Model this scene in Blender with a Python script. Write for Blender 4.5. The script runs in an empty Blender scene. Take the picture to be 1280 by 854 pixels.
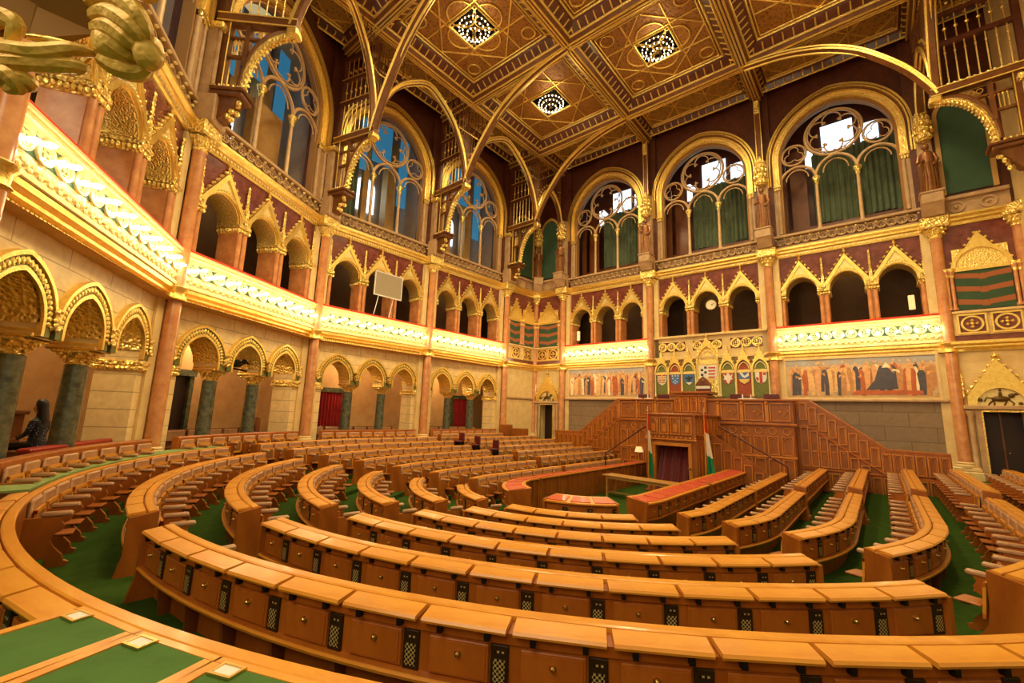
import bpy, math, random
from mathutils import Matrix, Vector, geometry
random.seed(7)
PI=math.pi; D=math.radians
SC=bpy.context.scene
COL=SC.collection
# ------------------------------------------------------------------ camera
CAM=Vector((6.426,-22.744,2.806)); YAW,PITCH,ROLL,FPX=-0.702,0.164,0.034,542.95
def _cam():
    cy,sy=math.cos(YAW),math.sin(YAW); cp,sp=math.cos(PITCH),math.sin(PITCH)
    f=Vector((sy*cp,cy*cp,sp)); r=Vector((cy,-sy,0)); u=r.cross(f)
    r2=math.cos(ROLL)*r+math.sin(ROLL)*u; u2=-math.sin(ROLL)*r+math.cos(ROLL)*u
    cd=bpy.data.cameras.new('camera'); cd.sensor_width=36; cd.lens=FPX/1280*36; cd.clip_end=200; cd.clip_start=.02
    c=bpy.data.objects.new('camera',cd); COL.objects.link(c)
    m=Matrix((r2,u2,-f)).transposed().to_4x4(); m.translation=CAM; c.matrix_world=m
    SC.camera=c
_cam()
# ------------------------------------------------------------------ world, exposure, lights
W=bpy.data.worlds.new('world'); SC.world=W; W.use_nodes=True
bg=W.node_tree.nodes['Background']; bg.inputs[0].default_value=(1.0,.80,.40,1); bg.inputs[1].default_value=.48
SC.view_settings.view_transform='Standard'; SC.view_settings.look='None'; SC.view_settings.exposure=0.0
SC.view_settings.gamma=1; SC.view_settings.use_curve_mapping=False
WARM=(1.0,.78,.40)
P_CHAND=70; P_SPOT=1500; P_BALC=90; P_AMB=130; P_GAL=14
def point(name,loc,power,r=.1,col=WARM):
    l=bpy.data.lights.new(name,'POINT'); l.energy=power; l.shadow_soft_size=r; l.color=col
    o=bpy.data.objects.new(name,l); o.location=loc; COL.objects.link(o); return o
def arealight(name,loc,rot,sx,sy,power,col):
    l=bpy.data.lights.new(name,'AREA'); l.energy=power; l.shape='RECTANGLE'; l.size=sx; l.size_y=sy; l.color=col
    o=bpy.data.objects.new(name,l); o.location=loc; o.rotation_euler=rot; COL.objects.link(o); return o
# added fill light without a real source, behind and above the camera
arealight('rear_fill_light',(3,-27.5,9.5),(D(68),0,D(8)),12,7,1000,(1.0,.84,.56))
# ------------------------------------------------------------------ materials
def nodes(m):
    m.use_nodes=True; return m.node_tree.nodes,m.node_tree.links,m.node_tree.nodes['Principled BSDF']
MATS={}
def mat(name,c1,rough=.5,metal=0.,c2=None,scale=4.,bump=0.,bscale=None,kind='noise',spec=None,coord='Object',stretch=(1,1,1),emit=None,es=0,coat=0,lo=.35,hi=.65,bd=.02):
    if name in MATS: return MATS[name]
    m=bpy.data.materials.new(name); N,L,b=nodes(m); MATS[name]=m
    b.inputs['Roughness'].default_value=rough; b.inputs['Metallic'].default_value=metal
    b.inputs['Base Color'].default_value=(*c1,1)
    if spec is not None: b.inputs['Specular IOR Level'].default_value=spec
    if coat: b.inputs['Coat Weight'].default_value=coat; b.inputs['Coat Roughness'].default_value=.12
    if emit: b.inputs['Emission Color'].default_value=(*emit,1); b.inputs['Emission Strength'].default_value=es
    tc=mp=None
    def co():
        nonlocal tc,mp
        if mp is None:
            tc=N.new('ShaderNodeTexCoord'); mp=N.new('ShaderNodeMapping'); mp.inputs['Scale'].default_value=stretch
            L.new(tc.outputs[coord],mp.inputs[0])
        return mp.outputs[0]
    if c2:
        if kind=='noise':
            t=N.new('ShaderNodeTexNoise'); t.inputs['Scale'].default_value=scale; t.inputs['Detail'].default_value=6; t.inputs['Roughness'].default_value=.65; out=t.outputs['Fac']
        elif kind=='voronoi':
            t=N.new('ShaderNodeTexVoronoi'); t.inputs['Scale'].default_value=scale; out=t.outputs['Distance']
        elif kind=='wave':
            t=N.new('ShaderNodeTexWave'); t.inputs['Scale'].default_value=scale; t.inputs['Distortion'].default_value=4; t.inputs['Detail'].default_value=3; out=t.outputs['Fac']
        elif kind=='checker':
            t=N.new('ShaderNodeTexChecker'); t.inputs['Scale'].default_value=scale; out=t.outputs['Fac']
        L.new(co(),t.inputs['Vector'])
        r=N.new('ShaderNodeValToRGB'); r.color_ramp.elements[0].position=lo; r.color_ramp.elements[1].position=hi
        r.color_ramp.elements[0].color=(*c1,1); r.color_ramp.elements[1].color=(*c2,1)
        L.new(out,r.inputs[0]); L.new(r.outputs[0],b.inputs['Base Color'])
    if bump:
        t=N.new('ShaderNodeTexVoronoi' if kind in('voronoi','vbump') else 'ShaderNodeTexNoise'); t.inputs['Scale'].default_value=bscale or scale
        L.new(co(),t.inputs['Vector']); bp=N.new('ShaderNodeBump'); bp.inputs['Strength'].default_value=bump; bp.inputs['Distance'].default_value=bd
        L.new(t.outputs[0],bp.inputs['Height']); L.new(bp.outputs[0],b.inputs['Normal'])
    return m
def blocks(name,c1,c2,cm,bw,bh,rough=.55,mort=.012,vein=3.,axes=(0,2),bump=.3):
    """stone courses on a vertical face in object coordinates"""
    m=bpy.data.materials.new(name); N,L,b=nodes(m); MATS[name]=m
    tc=N.new('ShaderNodeTexCoord'); sx=N.new('ShaderNodeSeparateXYZ'); cx=N.new('ShaderNodeCombineXYZ')
    L.new(tc.outputs['Object'],sx.inputs[0]); L.new(sx.outputs[axes[0]],cx.inputs[0]); L.new(sx.outputs[axes[1]],cx.inputs[1])
    br=N.new('ShaderNodeTexBrick'); br.inputs['Scale'].default_value=1; br.inputs['Brick Width'].default_value=bw; br.inputs['Row Height'].default_value=bh
    br.inputs['Mortar Size'].default_value=mort; br.inputs['Color1'].default_value=(*c1,1); br.inputs['Color2'].default_value=(*c2,1); br.inputs['Mortar'].default_value=(*cm,1)
    L.new(cx.outputs[0],br.inputs['Vector'])
    nz=N.new('ShaderNodeTexNoise'); nz.inputs['Scale'].default_value=vein; nz.inputs['Detail'].default_value=7; nz.inputs['Distortion'].default_value=1.2
    L.new(tc.outputs['Object'],nz.inputs['Vector'])
    rr=N.new('ShaderNodeValToRGB'); rr.color_ramp.elements[0].position=.3; rr.color_ramp.elements[0].color=(.80,.72,.62,1); rr.color_ramp.elements[1].position=.62
    L.new(nz.outputs['Fac'],rr.inputs[0])
    mx=N.new('ShaderNodeMix'); mx.data_type='RGBA'; mx.blend_type='MULTIPLY'; mx.inputs[0].default_value=.75
    L.new(br.outputs['Color'],mx.inputs[6]); L.new(rr.outputs[0],mx.inputs[7]); L.new(mx.outputs[2],b.inputs['Base Color'])
    b.inputs['Roughness'].default_value=rough
    bp=N.new('ShaderNodeBump'); bp.inputs['Strength'].default_value=bump; bp.inputs['Distance'].default_value=.01
    L.new(br.outputs['Fac'],bp.inputs['Height']); bp.invert=True; L.new(bp.outputs[0],b.inputs['Normal'])
    return m
GOLD=mat('gold',(.84,.55,.11),.33,.8,c2=(.97,.72,.22),scale=9,bump=.35,bscale=38,kind='noise')
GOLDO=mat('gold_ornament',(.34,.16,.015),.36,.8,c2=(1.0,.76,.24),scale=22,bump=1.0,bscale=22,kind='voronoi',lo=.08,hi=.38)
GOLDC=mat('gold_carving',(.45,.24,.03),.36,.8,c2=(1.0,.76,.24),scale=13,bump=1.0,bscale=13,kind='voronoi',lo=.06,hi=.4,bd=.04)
GOLDG=mat('gold_on_green',(.05,.09,.03),.4,.6,c2=(.95,.70,.24),scale=14,bump=.8,bscale=14,kind='voronoi',lo=.12,hi=.3)
GOLDP=mat('pale_gold',(.80,.62,.24),.42,.4,c2=(.92,.76,.38),scale=16,bump=.5,bscale=26)
GOLDPO=mat('pale_gold_relief',(.42,.27,.06),.42,.4,c2=(.88,.72,.36),scale=9,bump=1.0,bscale=9,kind='voronoi',lo=.08,hi=.4)
PINK=mat('pink_marble',(.45,.15,.045),.28,c2=(.68,.32,.12),scale=3.2,bump=.0,lo=.3,hi=.7,coat=.3)
REDM=mat('red_marble',(.13,.026,.018),.22,c2=(.24,.065,.045),scale=3,coat=.4)
GREENM=mat('green_marble',(.035,.045,.03),.22,c2=(.13,.135,.085),scale=6,coat=.4)
STONE=blocks('cream_stone_courses',(.87,.67,.34),(.83,.63,.31),(.50,.34,.15),1.3,.43)
STONEP=mat('cream_stone',(.66,.46,.19),.5,c2=(.78,.58,.27),scale=2.5,bump=.1,bscale=14)
PLAST=mat('warm_plaster',(.56,.32,.13),.7,c2=(.66,.40,.18),scale=2.2)
SLATE=blocks('taupe_stone_courses',(.30,.20,.115),(.25,.165,.10),(.15,.095,.05),1.5,.56)
BUFF=mat('buff_stone',(.42,.25,.12),.55,c2=(.56,.36,.19),scale=3,bump=.12,bscale=10)
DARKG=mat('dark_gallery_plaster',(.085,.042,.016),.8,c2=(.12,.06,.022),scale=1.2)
WOOD=mat('varnished_oak',(.29,.072,.006),.34,c2=(.42,.12,.012),scale=3.5,coat=.25,stretch=(1,1,.35))
CARV=mat('carved_oak_frame',(.48,.15,.016),.36,c2=(.60,.21,.028),scale=4,coat=.25)
WOODD=mat('dark_oak',(.12,.028,.006),.4,c2=(.19,.052,.012),scale=4,coat=.15,stretch=(1,1,.3))
WOODL=mat('honey_oak',(.64,.235,.018),.30,c2=(.76,.33,.036),scale=5,coat=.25,stretch=(.4,1.5,1))
WOODM=mat('panelled_oak',(.25,.068,.007),.4,c2=(.35,.105,.013),scale=4,coat=.15,stretch=(1,1,.35))
CEILR=mat('oxblood_wood',(.075,.016,.008),.42,c2=(.125,.03,.012),scale=3,coat=.2)
CEILB=mat('brown_gilded_wood',(.13,.040,.008),.42,.2,c2=(.21,.075,.014),scale=3)
PANO=mat('gilded_red_panel',(.075,.016,.004),.45,.3,c2=(.34,.14,.022),scale=9,bump=.7,bscale=9,kind='voronoi',lo=.12,hi=.42)
PANG=mat('gilded_brown_panel',(.15,.075,.015),.45,.35,c2=(.44,.24,.05),scale=7,bump=.7,bscale=7,kind='voronoi',lo=.12,hi=.42)
LEATH=mat('tan_leather',(.40,.20,.095),.34,c2=(.50,.27,.135),scale=7,bump=.25,bscale=60)
CARPET=mat('green_carpet',(.028,.062,.006),.95,c2=(.042,.088,.010),scale=5,bump=.3,bscale=300,spec=.1)
FELT=mat('green_felt',(.045,.12,.012),.85,c2=(.06,.15,.02),scale=4,bump=.15,bscale=200)
FELTP=mat('worn_green_felt',(.17,.25,.06),.8,c2=(.25,.33,.10),scale=3)
REDL=mat('red_leather',(.55,.055,.025),.38,c2=(.66,.10,.045),scale=4,coat=.2)
REDV=mat('red_velvet',(.60,.03,.012),.6,c2=(.72,.05,.02),scale=8)
REDC=mat('crimson_curtain_cloth',(.26,.004,.008),.8,c2=(.36,.008,.014),scale=3)
MAROON=mat('maroon_leather',(.10,.004,.006),.4)
GCURT=mat('green_curtain_cloth',(.10,.13,.07),.85,c2=(.15,.19,.11),scale=3)
GPAN=mat('dark_green_cloth',(.03,.075,.035),.8,c2=(.04,.09,.045),scale=2)
BRASS=mat('brass',(.75,.50,.16),.28,1.)
MESHM=mat('brass_mesh',(.02,.012,.006),.35,.6,c2=(.80,.62,.25),scale=62,kind='checker',lo=.4,hi=.6)
BLACK=mat('black_metal',(.012,.010,.009),.4,.5)
DARKV=mat('dark_doorway_leaf',(.022,.006,.004),.5)
WHITE=mat('white_card',(.75,.72,.66),.6)
GREYB=mat('grey_board',(.34,.26,.17),.6)
SKYP=mat('daylit_glass',(.6,.8,1),.2,emit=(.62,.85,1.0),es=2.4)
BLUEP=mat('blue_glass',(.04,.17,.30),.25,emit=(.05,.28,.50),es=.45)
BULB=mat('lit_bulb',(1,.9,.7),.3,emit=(1,.86,.58),es=26)
BULBS=mat('lit_bulb_small',(1,.9,.7),.3,emit=(1,.84,.55),es=7)
LILAC=mat('pale_lilac_plaster',(.42,.34,.30),.7,c2=(.50,.40,.34),scale=2)
OCHRE=mat('ochre_plaster',(.46,.25,.07),.6,c2=(.56,.32,.10),scale=2)
SKIN=mat('skin',(.55,.30,.19),.5); HAIR=mat('dark_hair',(.018,.010,.008),.5)
BLOUSE=mat('speckled_black_blouse',(.42,.42,.50),.7,c2=(.010,.010,.018),scale=26,kind='voronoi',lo=.20,hi=.26)
STATUE=mat('bronzed_statue',(.22,.07,.025),.35,.35,c2=(.34,.15,.04),scale=5,bump=.4,bscale=9)
# ------------------------------------------------------------------ mesh helper
class MB:
    def __init__(s): s.v=[]; s.f=[]
    def add(s,vs,fs,M=None):
        o=len(s.v)
        if M is not None: vs=[tuple(M@Vector(v)) for v in vs]
        s.v+=vs; s.f+=[tuple(i+o for i in f) for f in fs]; return s
    def box(s,x0,x1,y0,y1,z0,z1,M=None):
        vs=[(x,y,z) for z in(z0,z1) for y in(y0,y1) for x in(x0,x1)]
        return s.add(vs,[(0,2,3,1),(4,5,7,6),(0,1,5,4),(2,6,7,3),(0,4,6,2),(1,3,7,5)],M)
    def cbox(s,x0,x1,y0,y1,z0,z1,c,M=None):
        """box with chamfered edges"""
        vs=[];idx={}
        for i,(x,sx) in enumerate(((x0,1),(x1,-1))):
            for j,(y,sy) in enumerate(((y0,1),(y1,-1))):
                for k,(z,sz) in enumerate(((z0,1),(z1,-1))):
                    for a in range(3):
                        p=[x+sx*c,y+sy*c,z+sz*c]; p[a]=(x,y,z)[a]; idx[i,j,k,a]=len(vs); vs.append(tuple(p))
        g=idx; f=[]
        for a in range(3):
            b,c_=[(1,2),(0,2),(0,1)][a]
            for e in(0,1):
                q=[]
                for (m,n) in((0,0),(1,0),(1,1),(0,1)):
                    t=[0,0,0]; t[a]=e; t[b]=m; t[c_]=n; q.append(g[t[0],t[1],t[2],a])
                f.append(tuple(q))
        for a,b,c_ in((0,1,2),(0,2,1),(1,2,0)):
            for m in(0,1):
                for n in(0,1):
                    t0=[0,0,0];t0[a]=m;t0[b]=n;t1=list(t0);t1[c_]=1
                    f.append((g[t0[0],t0[1],t0[2],a],g[t0[0],t0[1],t0[2],b],g[t1[0],t1[1],t1[2],b],g[t1[0],t1[1],t1[2],a]))
        for i in(0,1):
            for j in(0,1):
                for k in(0,1): f.append((g[i,j,k,0],g[i,j,k,1],g[i,j,k,2]))
        return s.add(vs,f,M)
    def prism(s,poly,a0,a1,axis='y',M=None):
        """poly 2D, extruded; axis y: (x,z) ; axis x: (y,z) ; axis z: (x,y)"""
        n=len(poly)
        P=(lambda p,a:(p[0],a,p[1])) if axis=='y' else ((lambda p,a:(a,p[0],p[1])) if axis=='x' else (lambda p,a:(p[0],p[1],a)))
        vs=[P(p,a0) for p in poly]+[P(p,a1) for p in poly]
        tri=geometry.tessellate_polygon([[Vector((p[0],p[1],0)) for p in poly]])
        fs=[tuple(t) for t in tri]+[tuple(i+n for i in reversed(t)) for t in tri]
        fs+=[(i,(i+1)%n,(i+1)%n+n,i+n) for i in range(n)]
        return s.add(vs,fs,M)
    def holed(s,outer,holes,a0,a1,M=None):
        loops=[outer]+holes; flat=[p for l in loops for p in l]; n=len(flat)
        tri=geometry.tessellate_polygon([[Vector((p[0],p[1],0)) for p in l] for l in loops])
        vs=[(p[0],a0,p[1]) for p in flat]+[(p[0],a1,p[1]) for p in flat]
        fs=[tuple(t) for t in tri]+[tuple(i+n for i in reversed(t)) for t in tri]
        o=0
        for l in loops:
            m=len(l); fs+=[(o+i,o+(i+1)%m,o+(i+1)%m+n,o+i+n) for i in range(m)]; o+=m
        return s.add(vs,fs,M)
    def tube(s,path,r,n=8,closed=False,M=None,caps=True):
        P=[Vector(p) for p in path]; m=len(P); vs=[];fs=[]
        up=None
        for i in range(m):
            if closed: t=P[(i+1)%m]-P[i-1]
            else: t=P[min(i+1,m-1)]-P[max(i-1,0)]
            t.normalize()
            if up is None:
                up=Vector((0,0,1)) if abs(t.z)<.9 else Vector((1,0,0))
            a=(up-t*up.dot(t)).normalized(); b=t.cross(a); up=a
            rr=r[i] if isinstance(r,(list,tuple)) else r
            for j in range(n):
                an=2*PI*j/n; vs.append(tuple(P[i]+a*rr*math.cos(an)+b*rr*math.sin(an)))
        k=m if closed else m-1
        for i in range(k):
            for j in range(n):
                fs.append((i*n+j,i*n+(j+1)%n,((i+1)%m)*n+(j+1)%n,((i+1)%m)*n+j))
        if not closed and caps: fs+=[tuple(range(n))[::-1],tuple((m-1)*n+j for j in range(n))]
        return s.add(vs,fs,M)
    def lathe(s,prof,n=16,c=(0,0,0),M=None,a0=0,a1=2*PI):
        full=abs(a1-a0-2*PI)<1e-6; cnt=n if full else n+1; vs=[];fs=[]
        for r,z in prof:
            for j in range(cnt):
                a=a0+(a1-a0)*j/n; vs.append((c[0]+r*math.cos(a),c[1]+r*math.sin(a),c[2]+z))
        for i in range(len(prof)-1):
            for j in range(n):
                j2=(j+1)%cnt; fs.append((i*cnt+j,i*cnt+j2,(i+1)*cnt+j2,(i+1)*cnt+j))
        if full:
            if prof[0][0]>1e-4: fs.append(tuple(range(cnt))[::-1])
            if prof[-1][0]>1e-4: fs.append(tuple((len(prof)-1)*cnt+j for j in range(cnt)))
        return s.add(vs,fs,M)
    def ball(s,c,r,n=8,sc=(1,1,1),M=None):
        m=max(4,n//2+1)
        vs=[];fs=[]
        for i in range(m+1):
            ph=PI*i/m
            for j in range(n):
                a=2*PI*j/n; vs.append((c[0]+r*sc[0]*math.sin(ph)*math.cos(a),c[1]+r*sc[1]*math.sin(ph)*math.sin(a),c[2]+r*sc[2]*math.cos(ph)))
        for i in range(m):
            for j in range(n): fs.append((i*n+j,(i+1)*n+j,(i+1)*n+(j+1)%n,i*n+(j+1)%n))
        return s.add(vs,fs,M)
    def strip(s,rings,closed=True,caps=True):
        """rings: list of equal-length lists of 3D points"""
        n=len(rings[0]); vs=[tuple(p) for r in rings for p in r]; fs=[]
        for i in range(len(rings)-1):
            for j in range(n if closed else n-1):
                fs.append((i*n+j,i*n+(j+1)%n,(i+1)*n+(j+1)%n,(i+1)*n+j))
        if caps and closed:
            for base,rev in((0,True),((len(rings)-1)*n,False)):
                r=rings[0] if rev else rings[-1]
                q=[Vector(p) for p in r]; nr=Vector((0,0,0))
                for i in range(n): nr+=q[i].cross(q[(i+1)%n])
                if nr.length<1e-9: continue
                tri=geometry.tessellate_polygon([q])
                fs+=[tuple(base+i for i in (t if rev else reversed(t))) for t in tri]
        return s.add(vs,fs)
    def mesh(s,name,m,smooth=False):
        me=bpy.data.meshes.new(name); me.from_pydata(s.v,[],s.f); me.materials.append(m)
        me.update()
        if smooth:
            me.polygons.foreach_set('use_smooth',[True]*len(me.polygons))
            try: me.set_sharp_from_angle(angle=D(40))
            except Exception: pass
        me['n']=name
        return me
ID=Matrix.Identity(4)
def put(me,M=None,parent=None,name=None):
    o=bpy.data.objects.new(name or me['n'],me); COL.objects.link(o)
    if parent is not None: o.parent=parent
    if M is not None: o.matrix_basis=M
    return o
def ent(name,M=None):
    o=bpy.data.objects.new(name,None); o.empty_display_size=.1; COL.objects.link(o)
    if M is not None: o.matrix_basis=M
    return o
def tag(o,label,cat,group=None,kind=None):
    o['label']=label; o['category']=cat
    if group: o['group']=group
    if kind: o['kind']=kind
    return o
def struct(o): o['kind']='structure'; return o
def T(x=0,y=0,z=0): return Matrix.Translation((x,y,z))
def RZ(a): return Matrix.Rotation(a,4,'Z')
def SX(s): return Matrix.Diagonal((s,1,1,1))
# ------------------------------------------------------------------ plan of the hall
CY=-11.868
PP={0:(-2.51,-23.19),1:(-8.237,-19.866),2:(-11.34,-14.434),3:(-11.217,-8.577),4:(-11.022,-2.734),5:(-10.77,0),6:(-8.62,0),7:(-2.89,0),8:(2.89,0),9:(8.62,0),10:(10.77,0),11:(11.022,-2.734)}
def frame(a,b):
    A=Vector(PP[a]); B=Vector(PP[b]); L=(B-A).length; u=(B-A)/L; n=Vector((-u.y,u.x)); c=(A+B)/2
    M=Matrix(((u.x,n.x,0,c.x),(u.y,n.y,0,c.y),(0,0,1,0),(0,0,0,1))); return M,L
BAY={'tribune_right':(9,8),'centre':(8,7),'tribune_left':(7,6),'s1':(4,3),'s2':(3,2),'s3':(2,1),'s4':(1,0)}
WHERE={'tribune_right':'above the enthronement painting','tribune_left':'above the procession painting','centre':'above the coats of arms','s1':'in the bay beside the blank corner wall','s2':'in the bay with the grey board','s3':'in the bay with the bird-shaped lamp','s4':'in the bay with the seated woman'}
ORD=['first','middle','last']   # along u, seen from the hall
ZA,ZR,ZC,ZB,ZS=5.786,7.08,10.45,11.5,14.05
def parch(c,hw,zs,h,n=10,rev=False):
    """pointed arch outline from left spring to right spring, centre c"""
    R=(h*h+hw*hw)/(2*hw); pts=[]
    a1=math.asin(min(1,h/R))
    for i in range(n+1):
        a=a1*i/n; pts.append((c-hw+R-R*math.cos(a),zs+R*math.sin(a)))
    rt=[(2*c-x,z) for x,z in pts[:-1]][::-1]
    pts=pts+rt
    return pts[::-1] if rev else pts
def frange(a,b,n): return [a+(b-a)*i/n for i in range(n+1)]
# ------------------------------------------------------------------ floor: stepped horseshoe
def RK(k): return 9.57-1.223*(k-1)
def ZK(k): return .85 if k==7 else 1.371-.1146*(k-1)
def FK(k): return 0. if k>=7 else 1.371-.1146*(k-1)-.684
def hs(side,r,L):
    """point, outward normal on the horseshoe line of radius r at length L from the axis"""
    q=r*PI/2
    if L<q:
        a=L/r; return Vector((side*r*math.sin(a),CY-r*math.cos(a))),Vector((side*math.sin(a),-math.cos(a)))
    return Vector((side*r,CY+L-q)),Vector((side,0))
YEND=-1.5
fb=MB()
def ring(ro,ri,z,zi):
    for side in(-1,1):
        pts=[(a,None) for a in frange(0,PI/2,20)]
        O=[Vector((side*ro*math.sin(a),CY-ro*math.cos(a),z)) for a,_ in pts]+[Vector((side*ro,-1.0,z))]
        I=[Vector((side*ri*math.sin(a),CY-ri*math.cos(a),z)) for a,_ in pts]+[Vector((side*ri,-1.0,z))]
        Ib=[Vector((p.x,p.y,zi)) for p in I]
        n=len(O); fb.add([tuple(p) for p in O+I+Ib],[(i,i+1,n+i+1,n+i) for i in range(n-1)]+[(n+i,n+i+1,2*n+i+1,2*n+i) for i in range(n-1)])
for k in range(-1,7):
    ro=RK(k-1)-.5 if k>-1 else 11.3
    ring(ro,RK(k)-.5,FK(k),FK(k+1))
fb.box(-RK(6)+.45,RK(6)-.45,CY-RK(6)+.0,-.9,-.2,0)
struct(put(fb.mesh('floor',CARPET)))
ob=MB(); ob.box(-16,16,-29,3,-.4,-.25)
amb=MB()
q=[(11.3*math.sin(a),CY-11.3*math.cos(a)) for a in frange(-PI/2,PI/2,40)]; q=[(-11.3,-1)]+q+[(11.3,-1)]
o_=[(x*1.55,(y-CY)*1.55+CY if y<CY else y) for x,y in q]
n=len(q); amb.add([(x,y,1.03) for x,y in q]+[(x,y,1.03) for x,y in o_]+[(x,y,.7) for x,y in q],[(i,i+1,n+i+1,n+i) for i in range(n-1)]+[(i,i+1,2*n+i+1,2*n+i) for i in range(n-1)])
amb.box(-16,-8.7,-1.3,3,.9,1.03); amb.box(8.7,16,-1.3,3,.9,1.03)
struct(put(amb.mesh('floor_ambulatory',CARPET)))
struct(put(ob.mesh('ground_slab',DARKG)))
s_=MB(); s_.box(-17.2,-17,-30,6,-.4,20.5); s_.box(-17,17,5.8,6,-.4,20.5); s_.box(-17,-3,-30.2,-30,-.4,20.5); struct(put(s_.mesh('light_block_shell',DARKG)))  # added dark shell, keeps world light out of gaps behind the walls
# ------------------------------------------------------------------ side bays: lower arcade wall
L0=5.85; ZF=1.03
def arcade_poly():
    h=L0/2-.06
    p=[(-h,ZF),(-h,5.75),(h,5.75),(h,ZF),(2.3,ZF),(2.3,4.05)]
    def cap(x): return [(x+.25,4.05),(x+.25,3.8),(x-.25,3.8),(x-.25,4.05)]
    p+=parch(1.7,.6,4.05,.78,rev=True)[1:-1]+cap(.85)+parch(0,.6,4.05,.78,rev=True)[1:-1]+cap(-.85)+parch(-1.7,.6,4.05,.78,rev=True)[1:-1]
    p+=[(-2.3,4.05),(-2.3,ZF)]
    return p
wm=MB(); wm.prism(arcade_poly(),-.85,0); ARCW=wm.mesh('wall_left',STONE)
# gilded arch: soffit, moulding ring, leafy spandrel corbels
def arch_ring(mb,c,hw,zs,h,w0,w1,y0,y1,n=12,leg=0):
    """ring between curve grown by w0 and by w1, extruded y0..y1"""
    def g(w): 
        p=parch(c,hw+w,zs,h*(hw+w)/hw*1.0 if False else h+w*1.25,n)
        if leg: p=[(p[0][0],zs-leg)]+p+[(p[-1][0],zs-leg)]
        return p
    a=g(w0); b=g(w1); m=len(a)
    rings=[[(a[i][0],y0,a[i][1]),(b[i][0],y0,b[i][1]),(b[i][0],y1,b[i][1]),(a[i][0],y1,a[i][1])] for i in range(m)]
    mb.strip(rings)
s_=MB(); arch_ring(s_,0,.6,4.05,.78,-.03,.0,-.86,.04,leg=.0); M_SOF=s_.mesh('soffit',GOLDC,True)
s_=MB(); arch_ring(s_,0,.6,4.05,.78,.03,.18,.0,.075,leg=.22); M_BAND=s_.mesh('carved_band',mat('green_gilt_ground',(.10,.13,.03),.45,.3,c2=(.20,.20,.04),scale=9),True)
s_=MB(); pa=parch(0,.705,4.05,.91,13)
for i,(x,z) in enumerate(pa): s_.ball((x,.08,z),.048,6,(1,.7,1)); s_.ball((x*.955,.08,4.05+(z-4.05)*.95),.026,5); s_.ball((x*1.05,.08,4.05+(z-4.05)*1.05),.026,5)
M_BANDL=s_.mesh('leaf_ornament',GOLD,True)
s_=MB(); arch_ring(s_,0,.6,4.05,.78,.18,.245,.0,.12,leg=.0); arch_ring(s_,0,.6,4.05,.78,-.03,.035,.0,.09,leg=.22); M_MOULD=s_.mesh('moulding',GOLD,True)
s_=MB()
for i in range(14):
    a=i*2.4; s_.ball((.07*math.sin(a),.10+.03*math.cos(a*1.7),3.98+.028*i-.0*i),.055,6,(1,.8,.9))
M_LEAFC=s_.mesh('leaf_corbel',GOLDC,True)
# green column with gilded capital and abacus
def acap(mb,z0,z1,w,n=24):
    prof=[(w*.78,z0),(w*.86,z0+.02),(w*.74,z0+.05),(w*.85,z0+(z1-z0)*.45),(w*1.25,z0+(z1-z0)*.75)]
    mb.lathe(prof,n)
    for lv,(rr,zz,m) in enumerate(((.92,.3,8),(1.18,.55,8),(1.42,.78,12))):
        for j in range(m):
            a=2*PI*(j+.5*(lv%2))/m; mb.ball((w*rr*math.cos(a),w*rr*math.sin(a),z0+(z1-z0)*zz),w*.2,6,(1,1,1.2))
    mb.cbox(-w*1.5,w*1.5,-w*1.5,w*1.5,z0+(z1-z0)*.78,z1,w*.12)
s_=MB(); s_.lathe([(.20,1.03),(.20,1.25),(.225,1.27)][:0]+[(.205,1.3),(.195,2.4),(.19,3.5)],24); M_SHAFT=s_.mesh('shaft',GREENM,True)
s_=MB(); acap(s_,3.5,3.8,.205); M_CAP=s_.mesh('capital',GOLDC,True)
s_=MB(); s_.cbox(-.29,.29,-.29,.29,1.03,1.2,.02); s_.lathe([(.28,1.2),(.28,1.24),(.22,1.27),(.24,1.3),(.205,1.32)],24); M_BASE=s_.mesh('base',BUFF,True)
s_=MB()
for i in range(2): s_.cbox(-.3+.04*i,.3-.04*i,-.42,.42,3.8+.09*i-.0,3.88+.09*i,.02)
M_ABAC=s_.mesh('abacus',GOLD)
s_=MB(); s_.box(-.32,.32,-.93,.06,3.55,3.66); s_.cbox(-.34,.34,-.95,.10,3.66,3.8,.03)
for i in range(7): s_.ball((-.27+.09*i,.06,3.6),.05,6)
for i in range(10):
    s_.ball((-.33,-.9+.1*i,3.6),.05,6); s_.ball((.33,-.9+.1*i,3.6),.05,6)
M_IMP=s_.mesh('impost_capital',GOLDC,True)
# gallery level (7.08 - 10.45)
def gal_poly():
    h=L0/2-.06; zs=8.72
    p=[(-h,zs),(-h,ZC),(h,ZC),(h,zs)]
    c=[1.68,0,-1.68]
    for cc in c: p+=parch(cc,.63,zs,.70,rev=True)
    return p
s_=MB(); s_.prism(gal_poly(),-.8,-.02); M_GALW=s_.mesh('wall_gallery',REDM)
s_=MB()
h_=L0/2-.06
s_.box(-h_,h_,-.8,0,ZR-.1,ZR-.0)
M_SILL=s_.mesh('gallery_sill',STONEP)
s_=MB(); s_.box(-.17,.17,-.75,-.03,ZR,8.42); s_.lathe([(.085,ZR+.14),(.08,8.42)],12,(-.1,.0,0)); s_.lathe([(.085,ZR+.14),(.08,8.42)],12,(.1,.0,0)); M_PSHAFT=s_.mesh('shaft',PINK,True)
s_=MB(); s_.box(-.19,.19,-.78,0,8.42,8.50); s_.cbox(-.24,.24,-.82,.12,8.60,8.72,.02)
for i in range(5): s_.ball((-.2+.1*i,.05,8.52),.06,6,(1,1,1.2))
for i in range(8):
    for sx in(-1,1): s_.ball((sx*.2,-.05-.1*i,8.53),.06,6,(1,1,1.2))
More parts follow.
